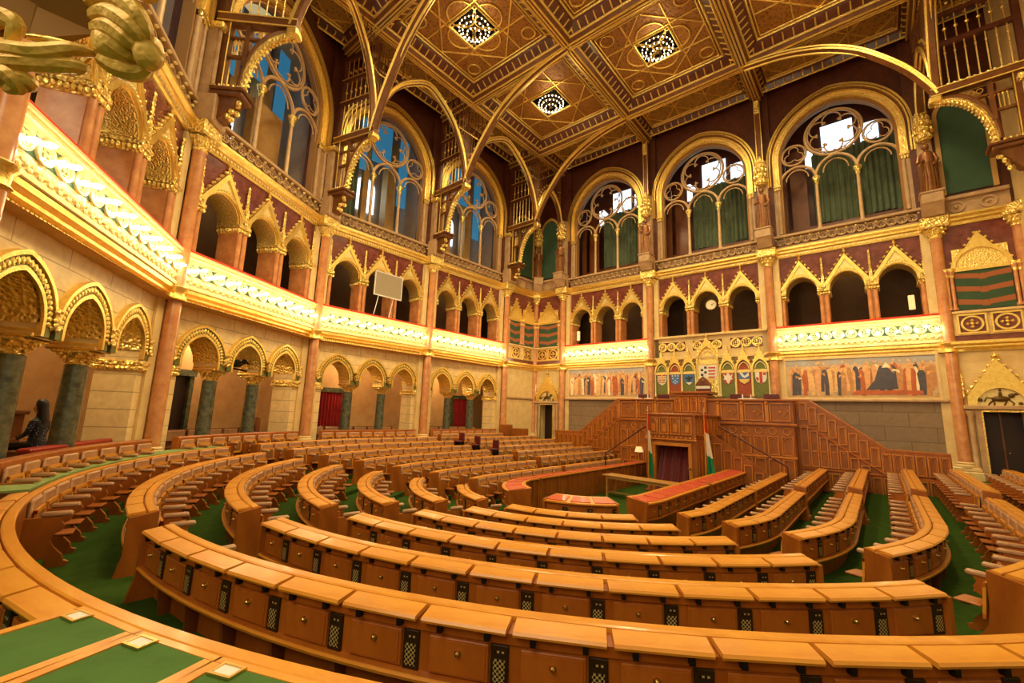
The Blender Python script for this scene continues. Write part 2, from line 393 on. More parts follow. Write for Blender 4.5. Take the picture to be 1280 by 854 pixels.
M_PCAP=s_.mesh('capital',GOLDC,True)
s_=MB()
for x in(-.1,.1): s_.lathe([(.11,ZR),(.11,ZR+.06),(.085,ZR+.09),(.1,ZR+.12),(.08,ZR+.14)],12,(x,0,0))
M_PBASE=s_.mesh('base',GOLD,True)
s_=MB(); arch_ring(s_,0,.63,8.72,.70,-.03,0,-.8,.0); M_GSOF=s_.mesh('soffit',GOLDO,True)
s_=MB(); arch_ring(s_,0,.63,8.72,.70,.0,.13,-.02,.07); M_GMOULD=s_.mesh('moulding',GOLD,True)
s_=MB()
for x,z in parch(0,.70,8.72,.78,12): s_.ball((x,.08,z),.034,5)
M_GBEAD=s_.mesh('bead_ornament',GOLDP,True)
def gable_poly(hw=.80,z0=8.86,zt=10.2,w=.15):
    arc=parch(0,.76,8.72,.84,12)
    return arc
s_=MB()
# gable field between arch and raking sides
arc=[p for p in parch(0,.74,8.72,.85,12)]
fld=[(-.80,8.86)]+[( 0,10.06)]+[(.80,8.86)]+arc[::-1][1:-1]
s_.prism(fld,-.02,.05); M_GFIELD=s_.mesh('gable_field',GOLDP)
s_=MB()
for sx in(-1,1):
    s_.prism([(sx*.86,8.84),(sx*.70,8.84),(0,9.92),(0,10.16)],-.02,.11)
M_GRAKE=s_.mesh('gable',GOLD)
s_=MB()
for sx in(-1,1):
    for i in range(7):
        t=(i+.6)/7.2; x=sx*.86*(1-t); z=8.84+1.32*t
        s_.ball((x+sx*.045,.05,z+.05),.05,6); s_.ball((x+sx*.02,.09,z+.07),.035,6)
M_CROCK=s_.mesh('crocket_trim',GOLDC,True)
s_=MB(); s_.lathe([(.03,10.08),(.05,10.16),(.025,10.2),(.075,10.26),(.03,10.32),(.05,10.37),(.0,10.45)],8,(0,.06,0)); M_FIN=s_.mesh('finial',GOLD,True)
s_=MB(); s_.box(-.06,.06,-.02,.1,8.75,9.3)
for i in range(6): s_.lathe([(.075-.008*i,0),(.05,.05),(.03,.12)],6,(0,.05,9.3+.12*i))
s_.lathe([(.03,0),(.05,.05),(.0,.15)],6,(0,.05,10.02)); M_PINN=s_.mesh('pinnacle',GOLDC,True)
# cornices
def cornice(name,prof,L,m,dent=None):
    s=MB(); s.strip([[(x,y,z) for y,z in prof] for x in(-L/2,L/2)])
    return s.mesh(name,m)
M_COR=cornice('trim',[(-.1,10.42),(.02,10.42),(.06,10.46),(.06,10.58),(.16,10.62),(.16,10.70),(.26,10.76),(.26,10.84),(-.1,10.86)],L0,GOLD)
s_=MB()
nd=46
for i in range(nd):
    x=-L0/2+L0*(i+.5)/nd; s_.box(x-.032,x+.032,.06,.115,10.49,10.56)
M_DENT=s_.mesh('dentils',GOLDP)
# upper balustrade with quatrefoils and studs
s_=MB(); s_.box(-h_,h_,-.05,.10,10.86,10.96); s_.cbox(-h_,h_,-.08,.18,11.40,11.52,.02); s_.box(-h_,h_,-.25,-.2,10.9,11.45)
M_UPB=s_.mesh('rail',BUFF)
def ringm(mb,cx,cz,r,t,y0,y1,n=14):
    rings=[]
    for i in range(n+1):
        a=2*PI*i/n; c,s=math.cos(a),math.sin(a)
        rings.append([(cx+(r-t)*c,y0,cz+(r-t)*s),(cx+(r+t)*c,y0,cz+(r+t)*s),(cx+(r+t)*c,y1,cz+(r+t)*s),(cx+(r-t)*c,y1,cz+(r-t)*s)])
    mb.strip(rings,caps=False)
s_=MB(); n_=17
for i in range(n_):
    x=-h_+.17+(2*h_-.34)*i/(n_-1); ringm(s_,x,11.18,.145,.022,-.02,.07,12)
    for j in range(4):
        a=PI/4+PI/2*j; ringm(s_,x+.06*math.cos(a),11.18+.06*math.sin(a),.045,.012,0,.05,8)
M_UPQ=s_.mesh('quatrefoils',BUFF)
s_=MB()
for i in range(n_):
    x=-h_+.17+(2*h_-.34)*i/(n_-1); s_.ball((x+.16,.16,11.30),.05,6,(1,1.3,.8)); s_.ball((x,.18,11.05),.045,6,(1,1.3,.8))
M_STUD=s_.mesh('studs',WHITE if False else GOLDP,True)
# balcony between pillars
BPROF=[(-.1,5.60),(.06,5.60),(.08,5.68),(.20,5.74),(.20,5.80),(.30,5.86),(.30,5.96),(-.1,5.98)]
M_BCOR=cornice('cornice',BPROF,L0-.2,GOLD)
s_=MB()
for i in range(60):
    x=-L0/2+.15+(L0-.3)*(i+.5)/60; s_.box(x-.028,x+.028,.08,.135,5.60,5.68)
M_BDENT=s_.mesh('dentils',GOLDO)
s_=MB(); s_.box(-L0/2+.12,L0/2-.12,.14,.28,5.97,6.98); M_BPAR=s_.mesh('parapet',GOLDPO)
s_=MB(); s_.cbox(-L0/2+.1,L0/2-.1,.1,.34,5.97,6.08,.02); s_.cbox(-L0/2+.1,L0/2-.1,.1,.33,6.86,6.96,.02); s_.cbox(-L0/2+.1,L0/2-.1,.08,.37,6.96,7.04,.015)
n_b=13
for i in range(n_b):
    x=-L0/2+.34+(L0-.68)*i/(n_b-1); ringm(s_,x,6.56,.17,.028,.27,.33,14)
    for j in range(4):
        a=PI/4+PI/2*j; ringm(s_,x+.07*math.cos(a),6.56+.07*math.sin(a),.05,.014,.27,.31,8)
for i in range(2*n_b): 
    x=-L0/2+.25+(L0-.5)*i/(2*n_b-1)
    s_.ball((x,.30,6.22),.075,6,(1,.5,1)); s_.ball((x+.1,.30,6.15),.05,6,(1,.5,1))
M_BTRAC=s_.mesh('tracery',GOLDP,True)
s_=MB(); s_.box(-L0/2+.2,L0/2-.2,.275,.283,6.38,6.74); M_BGR=s_.mesh('green_ground',mat('dark_green_ground',(.05,.12,.06),.5))
s_=MB(); s_.cbox(-L0/2+.12,L0/2-.12,-.28,.34,7.04,7.12,.03); M_BRED=s_.mesh('red_handrail',REDV)
s_=MB(); s_.lathe([(.018,0),(.022,.05),(.045,.12),(.05,.17),(.03,.22),(0,.25)],8); 
Rb=Matrix.Rotation(-PI/2,4,'X')
s2=MB(); s2.add([tuple(Rb@Vector(v)) for v in s_.v],s_.f); M_BULB=s2.mesh('bulb',BULB,True)
# big window
WH,WA,ZW=2.25,2.45,15.25
def win_poly():
    h=L0/2-.06
    return [(-h,ZB),(-h,20),(h,20),(h,ZB),(WH,ZB),(WH,ZW)]+parch(0,WH,ZW,WA,16,rev=True)[1:-1]+[(-WH,ZW),(-WH,ZB)]
s_=MB(); s_.prism(win_poly(),-.6,-.05); M_WINW=s_.mesh('wall_window_level',CEILR)
s_=MB()
for w0,w1,y1 in((-.03,.06,.05),(.16,.22,.16),(.30,.36,.22),(.40,.48,.20)): arch_ring(s_,0,WH,ZW,WA,w0,w1,-.3,y1,20,leg=1.2)
M_WG=s_.mesh('gilded_moulding',GOLD,True)
s_=MB(); arch_ring(s_,0,WH,ZW,WA,.06,.16,-.3,.08,20,leg=1.2); M_WGR=s_.mesh('green_moulding',GOLDG,True)
s_=MB(); arch_ring(s_,0,WH,ZW,WA,.22,.44,-.3,.12,20,leg=1.2); M_WBR=s_.mesh('brown_moulding',CEILB,True)
s_=MB(); arch_ring(s_,0,WH,ZW,WA,-.12,-.03,-.35,-.05,20,leg=3.7); M_WREV=s_.mesh('reveal',mat('window_reveal',(.34,.17,.055),.85))
s_=MB()
for sx in(-1,1):
    s_.box(sx*2.52-.16,sx*2.52+.16,-.35,.04,11.52,13.8); s_.lathe([(.09,11.6),(.085,13.8)],10,(sx*2.30,.0,0)); s_.lathe([(.07,11.6),(.065,13.8)],10,(sx*2.62,.06,0))
M_WJ=s_.mesh('jamb_shafts',BUFF,True)
s_=MB()
for sx in(-1,1):
    for i in range(7): s_.ball((sx*2.52-.28+.09*i,.05,13.9),.075,6,(1,1,1.3))
    s_.cbox(sx*2.5-.32,sx*2.5+.32,-.35,.14,13.97,14.07,.02)
M_WJC=s_.mesh('jamb_capitals',GOLDC,True)
# tracery
def arcpts(cx,cz,r,a0,a1,n=20,y=-.12): return [(cx+r*math.cos(a),y,cz+r*math.sin(a)) for a in frange(a0,a1,n)]
TR=mat('carved_tracery_stone',(.50,.30,.13),.45,c2=(.62,.40,.19),scale=5,bump=.2,bscale=20)
s_=MB()
def lancet(c,hw,zs,h):
    p=parch(c,hw,zs,h,10); s_.tube([(x,-.12,z) for x,z in p],.065,6)
    # cusps
    s_.tube([(x,-.12,z) for x,z in parch(c,hw*.62,zs+.12,h*.62,6)],.03,5)
lancet(0,.77,14.12,.88); lancet(-1.5,.73,14.12,.75); lancet(1.5,.73,14.12,.75)
s_.tube(arcpts(0,16.12,1.08,0,2*PI,36)[:-1],.07,6,True); s_.tube(arcpts(0,16.12,.98,0,2*PI,36,-.06)[:-1],.03,5,True)
for sx in(-1,1):
    s_.tube(arcpts(sx*1.58,15.5,.50,0,2*PI,20)[:-1],.055,6,True)
    for j in range(3): 
        a=PI/2+2*PI/3*j; s_.tube(arcpts(sx*1.58+.22*math.cos(a),15.5+.22*math.sin(a),.2,a-2.0,a+2.0,8),.025,5)
for j in range(6):
    a=PI/6+PI/3*j; s_.tube(arcpts(.62*math.cos(a),16.12+.62*math.sin(a),.36,a-1.9,a+1.9,10),.035,5)
    for e in(-1,1):
        b=a+e*1.9; s_.ball((.62*math.cos(a)+.36*math.cos(b),-.12,16.12+.62*math.sin(a)+.36*math.sin(b)),.06,6)
s_.tube([(x,-.12,z) for x,z in [(-WH+.06,ZS)]+parch(0,WH-.06,ZW,WA-.08,16)+[(WH-.06,ZS)]],.07,6)
M_TRAC=s_.mesh('tracery',TR,True)
s_=MB()
for sx in(-1,1): s_.lathe([(.12,11.52),(.12,11.6),(.075,11.7),(.065,13.75)],12,(sx*.77,-.12,0))
M_MULL=s_.mesh('mullion',TR,True)
s_=MB()
for sx in(-1,1): s_.lathe([(.07,13.72),(.10,13.8),(.09,13.9),(.16,14.02),(.17,14.12)],10,(sx*.77,-.12,0))
M_MCAP=s_.mesh('mullion_capital',GOLDC,True)
def curtain_mesh(x0,x1,z0,z1,m,name='drape',amp=.06,pl=.22,y=0):
    s=MB(); n=max(8,int((x1-x0)/pl*8)); top=[];bot=[]
    for i in range(n+1):
        x=x0+(x1-x0)*i/n; yy=y+amp*math.sin(2*PI*(x-x0)/pl)+amp*.4*math.sin(2*PI*(x-x0)/pl*.37+1)
        top.append((x,yy,z1)); bot.append((x,yy*1.15,z0+.05*math.sin(x*3)))
    o=[(x,yy+.02,z) for x,yy,z in top]; ob_=[(x,yy+.02,z) for x,yy,z in bot]
    s.strip([[bot[i],top[i],o[i],ob_[i]] for i in range(n+1)])
    return s.mesh(name,m,True)
class PaneSet:
    nm='pane'
    def __init__(s): s.l=[]
    def prism(s,*a): s.l.append(MB().prism(*a))
    def box(s,*a): s.l.append(MB().box(*a))
    def build(s,name,m,M):
        t=ent(name,M)
        for b in s.l: put(b.mesh(s.nm,m),None,t)
        return t
def window_set(key,F,L,style):
    M=F@T(0,-.28,0)@SX(L/L0); wh=WHERE[key]
    w=struct(put(M_WINW,M,name='wall_window_'+('back' if key in('centre','tribune_right','tribune_left') else 'left')))
    t=tag(ent('tracery_window',M),'tall tracery window with gilded mouldings '+wh,'window','tracery windows of the upper storey')
    for me in(M_WG,M_WGR,M_WBR,M_WREV,M_TRAC,M_WJ,M_WJC): put(me,None,t)
    put(M_MULL,None,t); put(M_MCAP,None,t)
    # recess behind
    r=MB(); bw=L0/2-.06
    if style=='back':
        r.box(-bw,bw,-2.3,-2.2,11,20); r.box(-bw,bw,-2.3,-.6,11.2,11.5); 
        struct(put(r.mesh('wall_window_recess',CEILR),M))
        sb=PaneSet(); sb.prism([(bw-.9,15.7),(bw-.9,16.4),(bw-1.2,16.75),(bw-1.6,16.75),(bw-1.9,16.4),(bw-1.9,15.7)],-2.15,-2.12)
        sb.prism([(-.75,15.9),(-.75,17.7),(.55,17.7),(.55,15.9)],-2.15,-2.12); sb.prism([(-1.7,15.9),(-1.7,17.2),(-1.0,17.2),(-1.0,15.9)],-2.15,-2.12)
        sb.box(-2.0,2.0,-2.15,-2.13,12.15,12.35)
        pn=sb.build('glazed_window',SKYP,M); tag(pn,'daylit outer panes seen through the tracery '+wh,'window pane')
        c=MB()
        cm=curtain_mesh(-2.45,1.0,12.35,16.0,GCURT); cu=put(cm,M@T(0,-1.6,0),name='curtain'); tag(cu,'long pleated green curtain hung behind the tracery window '+wh,'curtain','green curtains of the back wall')
        b=PaneSet(); b.nm='board'; b.box(-2.5,2.5,-1.45,-1.38,11.5,12.25); b.box(1.25,1.95,-1.5,-1.4,11.5,16.4); b.box(2.1,2.4,-1.3,-1.2,11.5,16.2)
        tag(b.build('wooden_partition',WOODD,M),'brown partition behind the tracery window '+wh,'partition')
    else:
        r.box(-bw,bw,-3.5,-3.4,11,20); r.box(-bw,bw,-3.5,-.6,11.2,11.5); r.box(-bw,-bw+.1,-3.5,-.6,11.5,20)
        struct(put(r.mesh('wall_window_recess',LILAC),M))
        p=PaneSet(); p.nm='pier'; p.box(-1.9,-1.35,-2.9,-2.3,11.5,18); p.box(.55,1.0,-2.9,-2.3,11.5,18); p.box(-.2,.1,-2.6,-2.3,11.5,18)
        tag(p.build('ochre_pier_group',OCHRE,M),'ochre piers standing behind the tracery window '+wh,'pier')
        g=PaneSet(); g.prism([(-1.2,13.7)]+[(-.6+.6*math.cos(a),15.1+.6*math.sin(a)) for a in frange(PI,0,8)]+[(0,13.7)],-3.35,-3.32)
        g.prism([(1.15,13.2)]+[(1.6+.45*math.cos(a),15.6+.45*math.sin(a)) for a in frange(PI,0,8)]+[(2.05,13.2)],-3.35,-3.32)
        tag(g.build('glazed_window',SKYP,M),'round-headed daylit outer panes seen through the tracery '+wh,'window pane')
        g=PaneSet(); g.prism([(-2.5,14.2),(-2.5,18.6),(-1.9,18.6),(-1.9,14.2)],-2.2,-2.17); g.prism([(.1,15.4),(.1,18.6),(.55,18.6),(.55,15.4)],-2.2,-2.17); g.prism([(-1.35,16.2),(-1.35,18.6),(-.2,18.6),(-.2,16.2)],-2.2,-2.17)
        tag(g.build('blue_window',BLUEP,M),'deep blue glass between the ochre piers '+wh,'window pane')
        if key!='s3':
            cm=curtain_mesh(.9,2.4,11.5,15.4,GCURT); tag(put(cm,M@T(0,-1.4,0),name='curtain'),'pale green pleated curtain beside the tracery '+wh,'curtain')
        else:
            b=MB(); b.cbox(-1.5,-.1,-1.6,-1.2,11.5,14.6,.03); 
            tag(put(b.mesh('wooden_cabinet',OCHRE),M),'tall tan cabinet behind the tracery window '+wh,'cabinet')
            b=PaneSet(); b.box(.5,1.9,-1.5,-1.45,11.6,12.9); b.box(-.05,.42,-1.5,-1.45,11.6,12.7); tag(b.build('dark_glazed_screen',BLACK,M),'dark glazed panels low behind the tracery window '+wh,'panel')
def gallery(key,F,L,railing=True):
    M=F@T(0,-.28,0)@SX(L/L0); wh=WHERE[key]; back=key in('centre','tribune_right','tribune_left')
    struct(put(M_GALW,M)); struct(put(M_SILL,M,name='trim_gallery_sill'))
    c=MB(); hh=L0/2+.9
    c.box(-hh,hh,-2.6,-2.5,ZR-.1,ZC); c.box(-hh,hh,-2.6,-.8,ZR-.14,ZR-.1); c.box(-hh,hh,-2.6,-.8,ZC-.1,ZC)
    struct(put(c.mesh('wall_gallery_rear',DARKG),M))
    for i,x in enumerate((-1.68,0,1.68)):
        t=tag(ent('gabled_arch',M@T(x,0,0)),'gabled gilded gallery arch, %s counting leftwards, %s'%(ORD[i],wh),'arch','gabled gallery arches')
        for me in(M_GSOF,M_GMOULD,M_GBEAD,M_GFIELD,M_GRAKE,M_CROCK,M_FIN): put(me,None,t)
    for i,x in enumerate((-2.52,-.84,.84,2.52)):
        t=tag(ent('gallery_pier',M@T(x,0,0)),'pink gallery pier, number %s counting leftwards, %s'%(('one','two','three','four')[i],wh),'pier','pink gallery piers')
        for me in(M_PSHAFT,M_PCAP,M_PBASE): put(me,None,t)
        tag(put(M_PINN,M@T(x,0,0)),'slender gilded pinnacle, number %s counting leftwards, %s'%(('one','two','three','four')[i],wh),'pinnacle','gilded pinnacles')
    c=struct(put(M_COR,M,name='trim_upper_cornice')); d=put(M_DENT,None,c)
    t=tag(ent('upper_balustrade',M),'brown quatrefoil balustrade with studs under the window '+wh,'balustrade','balustrades of the window storey')
    for me in(M_UPB,M_UPQ,M_STUD): put(me,None,t)
    point('gallery_light',tuple(M@Vector((0,-1.7,10.0))),P_GAL,.15)
    if railing:
        t=tag(ent('balcony',M),'gilded balcony with red handrail and lit bulbs '+wh,'balcony','lit balconies')
        for me in(M_BCOR,M_BDENT,M_BPAR,M_BTRAC,M_BRED): put(me,None,t)
        put(M_BGR,None,t)
        nb=19
        for i in range(nb):
            x=-L0/2+.3+(L0-.6)*i/(nb-1); put(M_BULB,T(x,.30,6.62 if i%2 else 6.50),t)
        for i in range(4):
            x=-L0/2+.75+(L0-1.5)*i/3; point('balcony_bulb_light',tuple(M@Vector((x,1.35,6.5))),P_BALC/4,.10)
for key in('s1','s2','s3','s4','tribune_left','tribune_right','centre'):
    F,L=frame(*BAY[key])
    gallery(key,F,L,key!='centre')
    window_set(key,F,L,'back' if key in('centre','tribune_left','tribune_right') else 'side')
# side arcades
for key in('s1','s2','s3','s4'):
    F,L=frame(*BAY[key]); M=F@T(0,-.28,0)@SX(L/L0); wh=WHERE[key]
    struct(put(ARCW,M))
    for i,x in enumerate((-1.7,0,1.7)):
        t=tag(ent('arcade_arch',M@T(x,0,0)),'pointed gilded ground-floor arch, %s counting leftwards, %s'%(ORD[i],wh),'arch','ground-floor arcade arches')
        for me in(M_SOF,M_BAND,M_BANDL,M_MOULD): put(me,None,t)
        for sx in(-.85,.85): put(M_LEAFC,T(sx,0,0),t)
    for i,x in enumerate((-.85,.85)):
        t=tag(ent('arcade_column',M@T(x,-.42,0)),'dark green marble column, %s counting leftwards, %s'%(('first','second')[i],wh),'column','green marble arcade columns')
        for me in(M_SHAFT,M_CAP,M_BASE,M_ABAC): put(me,None,t)
    for i,x in enumerate((-2.6,2.6)):
        t=put(M_IMP,M@T(x,0,0)); tag(t,'gilded carved impost, %s counting leftwards, %s'%(('first','second')[i],wh),'impost','gilded impost blocks')
# ambulatory behind the side arcades
def offs(a,d):
    p=Vector(PP[a]); 
    return p
amb_pts=[(-13.9,0.4),(-14.1,-8.6),(-14.3,-15.2),(-10.3,-22.4),(-4.0,-26.1),(2,-27)]
wb=MB()
for z0,z1 in((1.03,5.6),):
    n=len(amb_pts); wb.add([(x,y,z0) for x,y in amb_pts]+[(x,y,z1) for x,y in amb_pts],[(i,i+1,n+i+1,n+i) for i in range(n-1)])
inner=[(-11.9,.4),(-11.9,-8.6),(-12.1,-14.8),(-8.7,-20.5),(-3.0,-23.9),(2,-24)]
n=len(inner); wb.add([(x,y,5.55) for x,y in amb_pts]+[(x+.9,y+.5,5.55) for x,y in inner],[(i,i+1,n+i+1,n+i) for i in range(n-1)])
struct(put(wb.mesh('wall_ambulatory',PLAST)))
for i,(x,y) in enumerate(((-12.9,-5.7),(-12.9,-11.5),(-11.9,-17.9),(-7.6,-22.4))):
    point('ambulatory_lamp_light',(x,y,5.1),P_AMB,.12)
    s_=MB(); s_.lathe([(0,0),(.07,.03),(.11,.10),(.08,.2),(.03,.24),(.03,.45)],12)
    lampo=ent('ceiling_lamp',T(x,y,5.1)); tag(lampo,'small lit ceiling lamp behind the arcade '+WHERE[('s1','s2','s3','s4')[i]],'lamp')
    put(s_.mesh('lamp_shade',BULBS,True),None,lampo)
# doorways with curtains in the ambulatory: (centre xy on back wall, direction)
def amb_door(u0,a,b,w,h,label,curt):
    A=Vector(amb_pts[a]);B=Vector(amb_pts[b]); u=(B-A).normalized(); nrm=Vector((-u.y,u.x))
    c=A+u*u0; M=Matrix(((u.x,nrm.x,0,c.x),(u.y,nrm.y,0,c.y),(0,0,1,1.03),(0,0,0,1)))
    t=ent('curtained_doorway',M); tag(t,label,'doorway')
    f=MB(); f.box(-w/2-.16,-w/2,0,.14,0,h); f.box(w/2,w/2+.16,0,.14,0,h); f.box(-w/2-.2,w/2+.2,0,.18,h,h+.22); put(f.mesh('door_frame',GREENM),None,t)
    put(curtain_mesh(-w/2+(0 if curt else .8),w/2,0,h,REDC,'red_curtain',.04,.16,.07),None,t)
    f=MB(); f.box(-w/2,w/2,.01,.02,0,h); put(f.mesh('dark_opening',DARKV),None,t)
amb_door(3.9,0,1,1.3,2.55,'narrow red-curtained doorway behind the arcade beside the blank corner wall',True)
amb_door(3.6,1,2,1.5,2.5,'wide red-curtained doorway behind the arcade below the grey board',True)
amb_door(4.2,2,3,1.4,2.7,'half-open red-curtained doorway behind the arcade with the bird-shaped lamp',False)
# ------------------------------------------------------------------ back wall, lower part
def bwall(a,b,z0,z1,m,y0=-.6,y1=-.15,name='wall_back'):
    F,L=frame(a,b); s=MB(); s.box(-L/2,L/2,y0,y1,z0,z1); return struct(put(s.mesh(name,m),F))
for a,b in((9,8),(7,6)):
    bwall(a,b,.0,3.78,SLATE); bwall(a,b,3.78,5.7,STONEP)
bwall(8,7,0,7.1,STONEP)
F98,L98=frame(9,8); F76,L76=frame(7,6); F98=F98@T(0,-.15,0); F76=F76@T(0,-.15,0)
PAL=[((.42,.20,.10),),((.30,.09,.05),),((.62,.45,.27),),((.05,.06,.10),),((.72,.66,.55),),((.50,.28,.14),)]
PM=[mat('painted_'+n,c,.6,c2=tuple(x*1.35 for x in c),scale=7) for n,c in(('umber',(.46,.21,.08)),('russet',(.42,.10,.035)),('ochre',(.66,.40,.17)),('navy',(.07,.06,.08)),('cream',(.78,.62,.40)),('flesh',(.62,.32,.14)))]
def painting(F,L,label,seed,heavy):
    rnd=random.Random(seed)
    t=ent('wall_painting',F); tag(t,label,'painting','history paintings beside the rostrum')
    z0,z1=3.92,5.56; h=L/2-.42
    s=MB(); s.box(-h,h,.0,.03,z0,z1); put(s.mesh('canvas',mat('painted_ground',(.50,.30,.15),.6,c2=(.66,.47,.28),scale=1.6)),None,t)
    s=MB(); s.box(-h,h,.03,.034,z1-.28,z1); put(s.mesh('painted_sky',mat('painted_sky',(.42,.30,.22),.6,c2=(.40,.42,.46),scale=1.3)),None,t)
    s=MB(); s.box(-h,h,.03,.034,z0,z0+.2); put(s.mesh('painted_ground_strip',mat('painted_path',(.60,.42,.22),.6,c2=(.45,.26,.12),scale=3)),None,t)
    B=[MB() for _ in PM]; d=.036
    for row,(zb,n,hh) in enumerate(((.42,34,.9),(.26,26,1.0),(.10,20,1.08))):
        for i in range(n):
            x=-h+.1+(2*h-.2)*(i+rnd.random()*.8)/n
            if heavy and row==2 and -1.4<x<-.4 : continue
            w=rnd.uniform(.07,.13); hgt=hh*rnd.uniform(1.05,1.30); zz=z0+zb+rnd.uniform(-.03,.03); lean=rnd.uniform(-.06,.06)
            m=rnd.choice([0,0,1,2,2,4,5,5,0,3] if row<2 else [0,1,1,2,4,3,5])
            body=[(x-w*.7,zz),(x-w*.9,zz+hgt*.35),(x-w+lean,zz+hgt*.72),(x-w*.4+lean,zz+hgt*.82),(x+w*.4+lean,zz+hgt*.82),(x+w+lean,zz+hgt*.70),(x+w*.75,zz+hgt*.3),(x+w*.9,zz)]
            B[m].prism(body,d,d+.002); d+=.00004
            hd=[(x+lean+w*.33*math.cos(a),zz+hgt*.92+w*.45*math.sin(a)) for a in frange(0,2*PI,8)[:-1]]
            B[5 if row else 2].prism(hd,d,d+.002); d+=.00004
            if rnd.random()<.5:
                B[rnd.choice([4,0,5])].prism([(x+lean,zz+hgt*.7),(x+lean+w*1.7*rnd.choice((-1,1)),zz+hgt*rnd.uniform(.5,.8)),(x+lean,zz+hgt*.6)],d,d+.002)
    if heavy:
        B[3].prism([(-1.3,z0+.35),(-1.25,z0+.9),(-1.0,z0+1.25),(-.75,z0+1.2),(-.6,z0+.7),(-.3,z0+.3)],d,d+.004); B[4].prism([(-1.12,z0+1.2),(-1.0,z0+1.42),(-.85,z0+1.2)],d,d+.005)
        B[1].prism([(-2.0,z0+.12),(-2.0,z0+.28),(0,z0+.3),(.2,z0+.12)],d,d+.003)
    for i,b in enumerate(B):
        if b.v: put(b.mesh('painted_print',PM[i]),None,t)
    s=MB(); 
    for (x0,x1,a,b2) in((-h-.07,h+.07,z1,z1+.08),(-h-.07,h+.07,z0-.08,z0),(-h-.07,-h,z0,z1),(h,h+.07,z0,z1)): s.box(x0,x1,0,.07,a,b2)
    put(s.mesh('stone_frame',STONEP),None,t)
    s=MB(); s.cbox(-L/2+.2,L/2-.2,0,.16,3.74,3.86,.03); put(s.mesh('ledge',BUFF),None,t)
painting(F98,L98,'long history painting of a crowd around an enthroned dark-robed figure',3,True)
painting(F76,L76,'long history painting of robed figures in procession, without a throne',5,False)
# centre bay: heraldic niches, plain parapet, clock
F87,L87=frame(8,7); F87=F87@T(0,-.15,0)
s_=MB(); s_.cbox(-L87/2+.2,L87/2-.2,0,.2,7.0,7.12,.02); s_.cbox(-L87/2+.2,L87/2-.2,0,.14,5.85,6.0,.02); s_.box(-L87/2+.2,L87/2-.2,0,.05,6.0,7.0)
t=tag(ent('stone_parapet',F87),'pale stone parapet pierced by gilded quatrefoils below the clock','parapet')
put(s_.mesh('parapet',STONEP),None,t)
s_=MB()
for g in range(3):
    for i in range(3):
        x=-1.78+1.78*g+(i-1)*.46; ringm(s_,x,6.55,.2,.03,.05,.12,14)
        for j in range(4):
            a=PI/4+PI/2*j; ringm(s_,x+.08*math.cos(a),6.55+.08*math.sin(a),.06,.018,.05,.1,8)
        s_.ball((x,.1,6.55),.05,6)
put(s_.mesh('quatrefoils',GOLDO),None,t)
s_=MB()
for g in range(3): s_.box(-1.78+1.78*g-.7,-1.78+1.78*g+.7,.045,.055,6.3,6.8)
put(s_.mesh('dark_ground',REDM),None,t)
